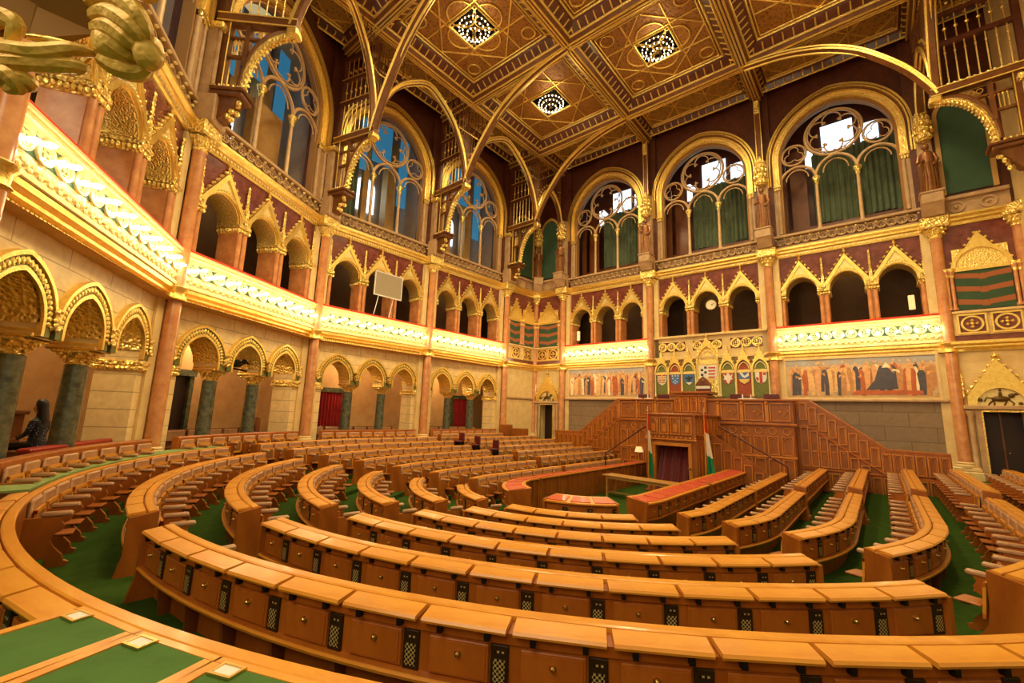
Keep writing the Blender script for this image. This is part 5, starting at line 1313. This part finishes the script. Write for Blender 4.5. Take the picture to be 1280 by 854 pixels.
# local: x = -X, y toward the hall (world -Y)
YW=1.32; YB=2.0; ZT_=3.72
s_=MB()
s_.box(-3.75,3.75,0,YB,0,2.72)                       # block
put(s_.mesh('platform_block',WOODM),None,ROST)
s_=MB(); s_.box(-3.75,3.75,YB-.12,YB,2.722,ZT_-.06); s_.box(3.63,3.75,.2,YB-.121,2.722,ZT_-.06); s_.box(-3.75,-3.63,.2,YB-.121,2.722,ZT_-.06); put(s_.mesh('front_balustrade',WOODM),None,ROST)
s_=MB(); s_.cbox(-3.9,3.9,YB-.2,YB+.1,ZT_-.06,ZT_+.02,.02); s_.cbox(-3.86,3.86,YB-.05,YB+.08,2.66,2.76,.02); put(s_.mesh('coping',WOOD),None,ROST)
for sx in(-1,1):
    s_=MB(); s_.prism([(sx*3.755,.0),(sx*3.755,ZT_),(sx*4.2,ZT_),(sx*6.53,1.9),(sx*8.17,1.86),(sx*8.17,.0)] if sx>0 else [(sx*8.17,0),(sx*8.17,1.86),(sx*6.53,1.9),(sx*4.2,ZT_),(sx*3.755,ZT_),(sx*3.755,0)],YW-.1,YW); put(s_.mesh('stair_parapet',WOODM),None,ROST)
    s_=MB()
    path=[(sx*3.8,YW-.05,ZT_+.02),(sx*4.2,YW-.05,ZT_+.02),(sx*6.53,YW-.05,1.93),(sx*8.17,YW-.05,1.89)]; s_.tube(path,.05,6)
    s_.tube([(sx*3.8,YW+.01,2.66),(sx*4.25,YW+.01,2.62),(sx*6.5,YW+.01,.98),(sx*8.17,YW+.01,.93)],.05,6); s_.tube([(sx*3.85,YW+.01,1.05),(sx*8.17,YW+.01,.98)],.04,6); put(s_.mesh('handrail',WOOD,True),None,ROST)
    s_=MB(); n=9
    def topz(x):
        x=abs(x)
        if x<4.2: return ZT_
        if x<6.53: return ZT_+(1.9-ZT_)*(x-4.2)/2.33
        return 1.88
    for i in range(14):
        x0=3.87+.307*i; x1=x0+.27; c=(x0+x1)/2; z1=min(topz(x0),topz(x1))-.08; z0=z1-.70+(0 if c>6.5 or c<4.2 else .0)
        mb=s_; 
        a,b=(x0,x1) if sx>0 else (-x1,-x0)
        # sheared arch panel
        dz=(topz(x1)-topz(x0)); M=Matrix.Identity(4)
        panel_board(mb,a,b,z0,z1,YW)
        if z0-.35>1.1: 
            panel_board(mb,a,b,1.12,z0-.22,YW,'plain')
            if z0>2: mb.box(a+.05,b-.05,YW,YW+.02,1.7,1.75)
        panel_board(mb,a,b,.12 if c<5 else .3,.93,YW,'plain')
    put(s_.mesh('parapet_panels',CARV),None,ROST)
    s_=MB()
    for i in range(8): s_.box(min(sx*(4.2+.3*i),sx*(4.5+.3*i)),max(sx*(4.2+.3*i),sx*(4.5+.3*i)),.05,YW-.1,.9,2.7-.22*i)
    put(s_.mesh('stairs',WOODD),None,ROST)
s_=MB()
for i in range(8):
    x=-3.3+.943*i
    if abs(x)<.6: continue
    panel_board(s_,x-.36,x+.36,2.85,ZT_-.14,YB,'diamond'); s_.box(x+.41,x+.53,YB,YB+.05,2.8,ZT_-.08); s_.ball((x+.47,YB+.05,ZT_-.14),.06,8)
for i in range(15):
    x=-3.5+.5*i
    if abs(x)<1.0: continue
    panel_board(s_,x-.2,x+.2,1.5,2.25,YB); 
    s_.tube([(x+.13*math.cos(a),YB+.02,2.44+.13*math.sin(a)) for a in frange(0,2*PI,12)[:-1]],.02,5,True); panel_board(s_,x-.2,x+.2,.15,1.35,YB,'plain')
s_.cbox(-3.8,3.8,YB,YB+.05,1.38,1.47,.01)
put(s_.mesh('front_panels',CARV),None,ROST)
# speaker's desk on top
t=tag(ent('speaker_desk',Matrix(((-1,0,0,-.22),(0,-1,0,0),(0,0,1,0),(0,0,0,1)))),'raised carved speaker desk in the middle of the rostrum','desk')
s_=MB(); s_.box(-.72,.72,1.1,2.12,2.75,3.98); put(s_.mesh('body',WOODM),None,t)
s_=MB(); s_.cbox(-.92,.92,1.0,2.25,3.98,4.08,.02); s_.cbox(-.80,.80,1.05,2.18,3.84,3.92,.02); put(s_.mesh('desk_top',WOOD),None,t)
s_=MB()
for i in range(4): 
    x=-.54+.36*i; panel_board(s_,x-.14,x+.14,3.15,3.8,2.12); s_.ball((x-.06,2.14,3.62),.045,6); s_.ball((x+.06,2.14,3.62),.045,6)
put(s_.mesh('arched_panels',CARV),None,t)
# red chairs and papers on the rostrum
def redchair(x,y,z,w,h,lab):
    t=tag(ent('red_chair',T(x,y,z)),lab,'chair','chairs behind the rostrum')
    s=MB(); s.cbox(-w/2,w/2,.2,.28,-.1,h,.03); put(s.mesh('backrest',MAROON,True),None,t)
    s=MB(); s.cbox(-w/2,w/2,-.25,.22,-.42,-.32,.03); put(s.mesh('seat',MAROON,True),None,t)
    for sx in(-1,1):
        for yy in(-.2,.24): s=MB(); s.box(sx*(w/2-.03)-.025,sx*(w/2-.03)+.025,yy-.025,yy+.025,-.86 if z<4 else -.86,-.38); put(s.mesh('leg',WOODD),None,t)
for i,(x,lab) in enumerate(((-2.95,'dark red chair behind the rostrum, below the procession painting edge'),(-1.9,'dark red chair behind the rostrum, below the striped shield'),(1.5,'dark red chair behind the rostrum, below the blue and white shield'),(2.85,'dark red chair behind the rostrum, beside the enthronement painting'))):
    redchair(x,-1.15,3.62,.62,.40,lab)
t=tag(ent('speaker_chair',T(-.05,-.6,0)),'tall speaker chair with carved crest and maroon back','chair')
s_=MB(); s_.cbox(-.36,.36,-.05,.05,2.8,4.5,.03); s_.prism([(-.36,4.5),(-.2,4.72),(0,4.9),(.2,4.72),(.36,4.5)],-.05,.05); s_.ball((0,-.06,4.68),.10,8,(1,.4,1)); put(s_.mesh('chair_back',WOODD),None,t)
s_=MB(); s_.box(-.32,.32,-.08,-.05,4.3,4.42); put(s_.mesh('carved_inlay',WHITE),None,t)
s_=MB(); s_.cbox(-.28,.28,-.12,-.05,3.6,4.28,.02); put(s_.mesh('backrest',MAROON,True),None,t)
for i,(x,y,z,w,lab) in enumerate(((-2.85,-1.75,3.73,.16,'by the procession painting'),(-2.3,-1.8,3.73,.2,'below the bars shield'),(1.95,-1.8,3.73,.22,'below the eagle shield'),(2.25,-1.75,3.73,.16,'below the blue beast shield'))):
    s_=MB(); s_.cbox(-w,w,-.1,.1,0,.05,.01); s_.box(-w*.3,-w*.05,-.05,-.03,.05,.22); tag(put(s_.mesh('papers',WHITE),T(x,y,z)),'small white papers and cards on the rostrum ledge, %s'%lab,'papers','papers on the rostrum')
# pulpit with door in front
PUL=tag(ent('pulpit',Matrix(((-1,0,0,0),(0,-1,0,0),(0,0,1,0),(0,0,0,1)))),'oak orator pulpit with arched panels above a dark doorway','pulpit')
PY=5.3
s_=MB(); s_.box(-1.0,-.66,YB+.01,PY-.04,0,2.04); s_.box(.58,1.0,YB+.01,PY-.04,0,2.04); s_.box(-.66,.58,YB+.01,PY-.04,1.78,2.04)
s_.box(-.98,.98,PY-.12,PY,2.05,2.96); s_.box(-.98,-.86,YB+.02,PY-.12,2.05,2.955); s_.box(.86,.98,YB+.02,PY-.12,2.05,2.955)
put(s_.mesh('body',WOODM),None,PUL)
s_=MB(); s_.cbox(-1.05,1.05,YB,PY+.06,2.94,3.02,.015); s_.box(-.86,.86,YB,PY-.12,2.0,2.02); put(s_.mesh('coping',WOOD),None,PUL)
s_=MB()
for i in range(4):
    x=-.66+.44*i; panel_board(s_,x-.19,x+.19,2.2,2.86,PY); s_.box(x-.08,x+.08,PY,PY+.03,2.3,2.6)
for i in range(12): s_.ball((-.95+.173*i,PY+.02,2.08),.05,6,(1,.6,1))
s_.cbox(-1.02,1.02,PY-.05,PY+.05,1.98,2.04,.01)
for sx in(-.75,.67): s_.box(sx-.06,sx+.06,PY-.04,PY+.02,0,1.86)
s_.box(-.81,.73,PY-.04,PY+.03,1.76,1.88)
put(s_.mesh('carved_panels',CARV,True),None,PUL)
s_=MB()
for i in range(7):
    for xx in(-1.0,1.0):
        y=YB+.25+.45*i; s_.box(xx-.02,xx+.02,y-.18,y+.18,2.15,2.2); s_.box(xx-.02,xx+.02,y-.18,y-.14,2.15,2.86); s_.box(xx-.02,xx+.02,y+.14,y+.18,2.15,2.86); s_.box(xx-.02,xx+.02,y-.18,y+.18,2.82,2.86); s_.box(xx-.02,xx+.02,y-.18,y-.15,.2,1.8); s_.box(xx-.02,xx+.02,y+.15,y+.18,.2,1.8)
put(s_.mesh('side_panels',CARV),None,PUL)
s_=MB(); s_.box(-.66,.58,PY-.9,PY-.85,0,1.8); put(s_.mesh('dark_opening',DARKV),None,PUL)
put(curtain_mesh(-.64,.56,.02,1.76,MAROON,'maroon_curtain',.03,.16,PY-.5),None,PUL)
for sx in(-.78,.70):
    s_=MB(); s_.tube([(sx,PY+.02,.95),(sx,PY+.12,.95),(sx+.1,PY+.14,.97)],.02,6); s_.ball((sx,PY+.14,.97),.035,6); put(s_.mesh('bracket',WOODD,True),None,PUL)
# flanking steps walls between pulpit and pit (low panelled wings)
for sx,nm in((-1,'toward the rider portal'),(1,'toward the shaded lamp')):
    t=tag(ent('stair_wing',Matrix(((-1,0,0,0),(0,-1,0,0),(0,0,1,0),(0,0,0,1)))),'low panelled oak wing beside the pulpit steps, %s'%nm,'panelling')
    s_=MB(); x0,x1=sorted((sx*1.0,sx*3.0)); 
    s_.prism([(x0,0),(x0,2.0 if sx<0 and False else (.9 if sx<0 else 2.3)),(x1,(2.3 if sx<0 else .9)),(x1,0)],3.4,3.5); put(s_.mesh('panel',WOODM),None,t)
    s_=MB()
    for i in range(5):
        a=sx*(1.12+.36*i); b=sx*(1.42+.36*i); a,b=min(a,b),max(a,b); z1=2.2-(1.4/2.0)*(.36*i+.3)
        panel_board(s_,a,b,.15,max(.6,z1-.1),3.5,'plain')
    put(s_.mesh('wing_panels',CARV),None,t)
# dark handrails
for sx,nm,pts in((1,'toward the rider portal',[(1.48,-4.0,2.57),(3.72,-4.0,1.23),(3.74,-4.0,.15)]),(-1,'toward the shaded lamp',[(-1.03,-5.0,2.53),(-2.85,-5.0,1.30),(-2.98,-5.0,1.22),(-2.98,-5.0,.1)])):
    s_=MB(); s_.tube(pts,.03,8); tag(put(s_.mesh('handrail',mat('dark_red_handrail',(.07,.008,.006),.35),True)),'dark red metal stair handrail, side %s'%nm,'handrail')
# small shaded lamp at left of the pulpit
t=tag(ent('table_lamp',T(-2.05,-3.6,.95)),'small cream shaded lamp on an oak stand beside the pulpit','lamp')
s_=MB(); s_.lathe([(.19,.34),(.13,.56),(0,.56)],16); put(s_.mesh('lamp_shade',mat('cream_lampshade',(.8,.6,.3),.6),True),None,t)
s_=MB(); s_.lathe([(.09,0),(.09,.02),(.02,.05),(.02,.36)],10); put(s_.mesh('base',BRASS,True),None,t)
s_=MB(); s_.cbox(-2.45,-1.7,-3.85,-3.35,0,.94,.02); tag(put(s_.mesh('side_table',WOODM)),'small oak stand under the shaded lamp','stand')
# flags
RED_=mat('flag_red',(.62,.03,.02),.7); WHT_=mat('flag_white',(.78,.72,.62),.7); GRN_=mat('flag_green',(.01,.22,.10),.7)
def flag(x,y,lab,wide,side):
    t=tag(ent('flag',T(x,y,0)),lab,'flag','flags flanking the pulpit')
    s=MB(); s.tube([(0,0,.1),(0,0,3.05)],.018,8); put(s.mesh('flagpole',WOODL,True),None,t)
    s=MB(); s.lathe([(.02,3.05),(.035,3.08),(.02,3.12),(.03,3.15),(0,3.3)],8); put(s.mesh('finial',BRASS,True),None,t)
    s=MB(); s.lathe([(.16,0),(.16,.05),(.03,.1)],16); put(s.mesh('base',WOODD,True),None,t)
    for j,(m,nm,za,zb) in enumerate(((RED_,'red_stripe',2.35,3.0),(WHT_,'white_stripe',1.55,2.35),(GRN_,'green_stripe',.65,1.55))):
        s=MB(); rings=[]
        for i in range(13):
            z=zb+(za-zb)*i/12; f=(3.0-z)/2.35; w=(.05+wide*f); 
            row=[]
            for q in range(15):
                u=q/14; row.append((side*(u*w*(1 if True else 1)+f*wide*.25),.05*math.sin(u*12+f*3)*(.4+f)-.02,z-.22*u*f))
            row2=[(a,b+.012,c) for a,b,c in row][::-1]
            rings.append(row+row2)
        s.strip(rings); put(s.mesh(nm,m,True),None,t)
flag(-.80,-5.55,'red, white and green flag hanging slim and narrow beside the pulpit door',.12,1)
flag(1.36,-5.5,'red, white and green flag draped wider, by the longer red desk',.26,1)
# table in the pit
t=tag(ent('long_table',T(0,0,0)),'plain light oak long table standing on the green pit floor','table')
tc=[(-1.45,-8.05),(-1.25,-7.5),(1.28,-7.75),(1.12,-8.45)]
cx=sum(p[0] for p in tc)/4; cy_=sum(p[1] for p in tc)/4
tm=T(-.05,-8.0,0)@RZ(D(-7)); 
s_=MB(); s_.cbox(-1.38,1.38,-.32,.32,.715,.755,.008,tm); put(s_.mesh('tabletop',mat('light_oak',(.42,.20,.045),.35,c2=(.50,.26,.07),scale=4,stretch=(.4,2,1))),None,t)
TL=MATS['light_oak']
s_=MB(); s_.box(-1.2,1.2,-.26,-.23,.63,.715,tm); s_.box(-1.2,1.2,.23,.26,.63,.715,tm); s_.box(-1.2,1.2,-.02,.02,.12,.17,tm); s_.box(-1.2,-1.17,-.25,.25,.12,.17,tm); s_.box(1.17,1.2,-.25,.25,.12,.17,tm); put(s_.mesh('apron',TL),None,t)
for x in(-1.2,1.2):
    for y in(-.25,.25): s_=MB(); s_.box(x-.03,x+.03,y-.03,y+.03,0,.715,tm); put(s_.mesh('leg',TL),None,t)
# side wood lectern by the far corner
s_=MB(); s_.cbox(-10.6,-9.6,-2.6,-2.0,.9,1.95,.03); s_.cbox(-10.9,-10.4,-3.1,-2.5,.9,2.15,.03); tag(put(s_.mesh('oak_desk',WOODM)),'panelled oak attendant desk in front of the blank corner wall','desk')
# dark chairs standing in the left benches
for i,(x,y,z) in enumerate(((-9.0,-8.05,1.1),(-8.0,-8.0,1.0),(-6.8,-8.05,.9))):
    t=tag(ent('office_chair',T(x,y,z)),('dark leather chair among the seats, one of three closest to the pillars','dark leather chair among the seats, middle one of three','dark leather chair among the seats, one of three closest to the pit')[i],'chair','dark chairs in the step aisle')
    s=MB(); s.cbox(-.2,.2,.05,.11,.35,.72,.03); put(s.mesh('backrest',MAROON,True),None,t)
    s=MB(); s.cbox(-.2,.2,-.25,.1,.28,.36,.03); put(s.mesh('seat',MAROON,True),None,t)
    for sx in(-1,1): s=MB(); s.box(sx*.17-.02,sx*.17+.02,-.2,.08,-.05,.28); put(s.mesh('leg',BLACK),None,t)
# ------------------------------------------------------------------ ambulatory furniture, bird lamp, woman
F21,L21=frame(2,1)
t=tag(ent('bird_lamp',F21@T(.0,-.70,4.12)@Matrix.Scale(1.35,4)),'dark wrought hanging lamp shaped like a bird in a ground-floor arch','lamp')
s_=MB(); s_.ball((0,0,.05),.13,10,(2.0,.8,.8)); s_.ball((-.28,0,.12),.07,8,(1.3,.8,1)); s_.tube([(-.34,0,.12),(-.48,0,.05)],[.03,.008],6)
for j in range(8): s_.tube([(.1+.03*j,0,.1),(.3+.03*j,.1*math.sin(j),.22-.03*j),(.42,.15*math.sin(j),.1-.05*j)],.02,5)
put(s_.mesh('bird_body',BLACK,True),None,t)
s_=MB(); s_.tube([(-.4,0,-.12),(.45,0,-.05)],.022,6); s_.tube([(0,0,.1),(0,0,.9)],.01,5); put(s_.mesh('bar',BLACK,True),None,t)
s_=MB(); s_.ball((.05,-.05,.28),.045,8); put(s_.mesh('bulb',BULBS,True),None,t)
s_=MB(); s_.prism([(-.5,1.03),(-.5,2.3),(-.35,2.35),(-.25,2.1),(-.3,1.85),(.1,1.6),(.3,1.62),(.35,1.5),(.3,1.03)],-.3,.3); tag(put(s_.mesh('carved_bench_end',WOODD),F21@T(-1.2,-1.15,0)),'dark carved bench end behind the arcade with the bird-shaped lamp','bench')
for (key,lab) in(('s1',WHERE['s1']),('s2',WHERE['s2']),('s3',WHERE['s3'])):
    F,L=frame(*BAY[key]); 
    t=tag(ent('rear_bench',F@T(0,-1.55,0)),'low dark oak bench behind the arcade '+lab,'bench','ambulatory benches')
    s=MB(); s.cbox(-2.2,2.2,-.06,.0,1.03,1.95,.01); s.cbox(-2.2,2.2,0,.4,1.38,1.45,.01); s.box(-2.2,2.2,0,.34,1.03,1.38); put(s.mesh('bench_frame',WOODD),None,t)
    for i in range(6): s=MB(); s.cbox(-2.1+.71*i,-1.5+.71*i,.0,.06,1.6,1.92,.02); put(s.mesh('backrest',LEATH),None,t)
# seated woman in the nearest bay
F10,L10=frame(1,0)
WX=-1.4
WM=F10@T(WX,-1.25,0)
s_=MB(); s_.cbox(-1.3,.2,-.5,-.42,1.03,2.44,.02); s_.cbox(-1.35,.25,-.54,-.36,2.40,2.50,.02); s_.box(-1.15,-.62,-.42,-.40,1.5,2.25); s_.box(-.5,.05,-.42,-.40,1.5,2.25); t=tag(put(s_.mesh('oak_screen',WOODD),WM@T(0,-.6,0)),'dark oak panelled screen behind the seated woman','panelling')
s_=MB(); s_.cbox(-1.3,1.6,.55,.68,1.03,1.80,.02); s_.cbox(-1.35,1.65,.50,.73,1.76,1.88,.03); tag(put(s_.mesh('red_rail_bench',mat('red_lacquered_wood',(.30,.02,.008),.35),False),WM),'red lacquered bench rail in front of the seated woman','bench')
def skin_body(name,verts,edges,radii,m,M,parent=None,root=0):
    me=bpy.data.meshes.new(name); me.from_pydata(verts,edges,[]); o=bpy.data.objects.new(name,me); COL.objects.link(o)
    sk=o.modifiers.new('skin','SKIN'); 
    for i,r_ in enumerate(radii):
        me.skin_vertices[0].data[i].radius=(r_,r_) if not isinstance(r_,tuple) else r_; me.skin_vertices[0].data[i].use_root=(i==root)
    sb=o.modifiers.new('sub','SUBSURF'); sb.levels=2; sb.render_levels=2
    dg=bpy.context.evaluated_depsgraph_get(); ev=o.evaluated_get(dg); nm=bpy.data.meshes.new_from_object(ev); 
    bpy.data.objects.remove(o); nm.name=name; nm['n']=name; nm.materials.clear(); nm.materials.append(m)
    nm.polygons.foreach_set('use_smooth',[True]*len(nm.polygons))
    return put(nm,M,parent,name)
def new_skin(verts,edges,radii,m,name):
    me=bpy.data.meshes.new(name); me.from_pydata(verts,edges,[]); o=bpy.data.objects.new(name,me); COL.objects.link(o)
    o.modifiers.new('skin','SKIN')
    if not me.skin_vertices: 
        bpy.context.view_layer.objects.active=o
    return o
# woman: faces +u of the bay (left in the picture), seat height .45 above floor 1.03
W0=ent('seated_woman',WM@T(0,-.05,1.30)@RZ(D(-98))); tag(W0,'woman with long dark hair in a speckled black blouse seated behind the nearest arcade','person')
B_=MB()
def limb(pts,rad,n=12): B_.tube([tuple(p) for p in smooth_pts(pts,4)],[rad[0]+(rad[-1]-rad[0])*i/((len(pts)-1)*4) for i in range((len(pts)-1)*4+1)],n)
# torso as one continuous lofted surface from hips to head
def loft(mb,secs,n=16):
    rings=[[(c[0]+a*math.cos(2*PI*j/n),c[1]+b*math.sin(2*PI*j/n),c[2]) for j in range(n)] for c,a,b in secs]; mb.strip(rings)
loft(B_,[((0,0,.40),.15,.17),((0,0,.50),.16,.18),((.02,0,.62),.135,.155),((.03,0,.78),.12,.145),((.03,0,.92),.125,.17),((.03,0,1.02),.10,.19),((.035,0,1.07),.07,.12),((.05,0,1.12),.052,.055),((.065,0,1.17),.05,.052)])
blouse=put(B_.mesh('blouse',BLOUSE,True),None,W0)
B_=MB()
for sy in(-1,1):
    limb([(.03,sy*.18,1.0),(.06,sy*.22,.78),(.24,sy*.17,.66)],[.055,.038])
put(B_.mesh('sleeves',BLOUSE,True),None,W0)
B_=MB()
loft(B_,[((.05,0,1.10),.045,.048),((.07,0,1.17),.05,.05),((.09,0,1.21),.07,.06),((.095,0,1.27),.085,.072),((.085,0,1.33),.092,.078),((.075,0,1.39),.085,.072),((.07,0,1.44),.05,.045),((.07,0,1.455),.01,.01)])
B_.add([(.165,-.012,1.315),(.165,.012,1.315),(.172,-.016,1.272),(.172,.016,1.272),(.198,0,1.28),(.168,0,1.265)],[(0,1,4),(0,4,2),(1,3,4),(2,4,5),(3,5,4)])
B_.ball((.165,0,1.238),.02,8,(.7,1.1,.45))
for sy in(-1,1):
    B_.ball((.155,sy*.03,1.318),.013,6)
    # hand with five fingers
    B_.ball((.28,sy*.165,.645),.035,8,(1.2,.9,.45))
    for f in range(4): B_.tube([(.30,sy*(.165+(f-1.5)*.018),.645),(.345,sy*(.165+(f-1.5)*.02),.64),(.37-.006*abs(f-1.5),sy*(.165+(f-1.5)*.02),.62)],.008,6)
    B_.tube([(.275,sy*.135,.645),(.30,sy*.115,.635),(.325,sy*.11,.62)],.009,6)
put(B_.mesh('body',SKIN,True),None,W0)
B_=MB(); loft(B_,[((-.03,0,.86),.05,.09),((-.04,0,1.0),.065,.10),((-.02,0,1.14),.075,.10),((.02,0,1.25),.09,.098),((.04,0,1.34),.105,.098),((.05,0,1.41),.10,.09),((.06,0,1.465),.06,.055),((.06,0,1.48),.01,.01)]); put(B_.mesh('hair',HAIR,True),None,W0)
B_=MB()
for sy in(-1,1): limb([(.02,sy*.09,.50),(.25,sy*.10,.50),(.44,sy*.10,.47),(.47,sy*.10,.25),(.46,sy*.10,.06)],[.09,.045]); B_.ball((.51,sy*.10,.045),.05,8,(1.8,.8,.7))
put(B_.mesh('trousers',BLACK,True),None,W0)
s_=MB(); s_.cbox(-.3,.3,-.35,.35,0,.69,.02); tag(put(s_.mesh('stool',WOODD),WM@T(0,-.05,1.03)),'dark wooden seat under the seated woman','seat')
# candelabrum in the curtained doorway bay
t=tag(ent('candelabrum',F32@T(2.35,-.9,1.03)),'slender brass candelabrum before the red curtain','candelabrum')
s_=MB(); s_.lathe([(.15,0),(.15,.04),(.03,.1),(.02,1.5),(.04,1.55)],10)
for e in(-1,1): s_.tube([(0,0,1.25),(e*.16,0,1.28),(e*.2,0,1.45)],.014,6); s_.lathe([(.03,0),(.035,.03),(.012,.1)],8,(e*.2,0,1.45))
put(s_.mesh('stand',BRASS,True),None,t)
# ------------------------------------------------------------------ gilded capital close to the lens, top left
def cray(px,py,d):
    c=SC.camera.matrix_world; v=Vector(((px-640)/FPX,-(py-427)/FPX,-1)); v=(c.to_3x3()@v); return CAM+v*d
CAPT=tag(ent('gilded_capital'),'large gilded leaf capital jutting in close above the balcony, cut by the frame','capital')
s_=MB(); lo=[(-60,-40,.92),(118,-30,1.0),(122,42,1.04),(62,62,1.0),(34,48,.97),(-60,44,.9)]
a=[cray(x,y,d) for x,y,d in lo]; b=[p+Vector((0,0,.10)) for p in a]
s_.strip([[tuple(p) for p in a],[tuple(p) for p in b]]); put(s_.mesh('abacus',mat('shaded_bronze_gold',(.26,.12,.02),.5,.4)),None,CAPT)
s_=MB()
def leaf(mb,pts,r0,r1):
    P=smooth_pts([cray(x,y,d) for x,y,d in pts],4); n=len(P)
    mb.tube([tuple(p) for p in P],[r0*(math.sin(PI*min(1,(i+1)/n*.9+.08)))**.6+r1*.2 for i in range(n)],8)
for pts in([(112,2,1.0),(135,-4,.98),(160,6,.97),(180,34,.98),(183,58,1.0)],[(118,20,1.0),(140,18,.98),(165,34,.97),(180,56,.99)],[(120,36,1.0),(140,36,.98),(160,50,.98),(176,66,1.0)],[(122,50,1.0),(142,54,.99),(162,68,1.0),(182,76,1.01)],[(116,-10,1.0),(150,-22,.97),(185,-8,.98),(150,-30,1.0)],[(126,72,1.0),(150,86,1.01),(175,90,1.02),(190,80,1.02)]): leaf(s_,pts,.021,.01)
s_.ball(tuple(cray(186,66,1.0)),.034,12,(.7,.9,1.3)); s_.ball(tuple(cray(150,62,1.02)),.052,12)
for pts in([(-30,40,.95),(0,22,.93),(20,32,.93),(10,55,.94)],[(-30,60,.95),(10,62,.93),(45,66,.94),(90,62,.97),(120,68,1.0)],[(-30,75,.95),(10,78,.93),(50,80,.95),(100,84,.98),(80,90,1.0)],[(-20,86,.95),(8,92,.93),(22,108,.94),(6,112,.95)],[(-20,100,.95),(20,98,.94),(36,104,.95),(30,112,.96)]): leaf(s_,pts,.017,.01)
put(s_.mesh('acanthus_leaves',mat('aged_gilding',(.58,.31,.03),.40,.2,c2=(.88,.58,.12),scale=14,bump=.5,bscale=30),True),None,CAPT)
s_=MB(); leaf(s_,[(34,46,.965),(60,50,.98),(95,58,1.0),(121,62,1.03)],.007,.006); leaf(s_,[(120,62,1.03),(105,78,1.02),(80,86,1.0)],.006,.005); put(s_.mesh('bead_moulding',GOLD,True),None,CAPT)
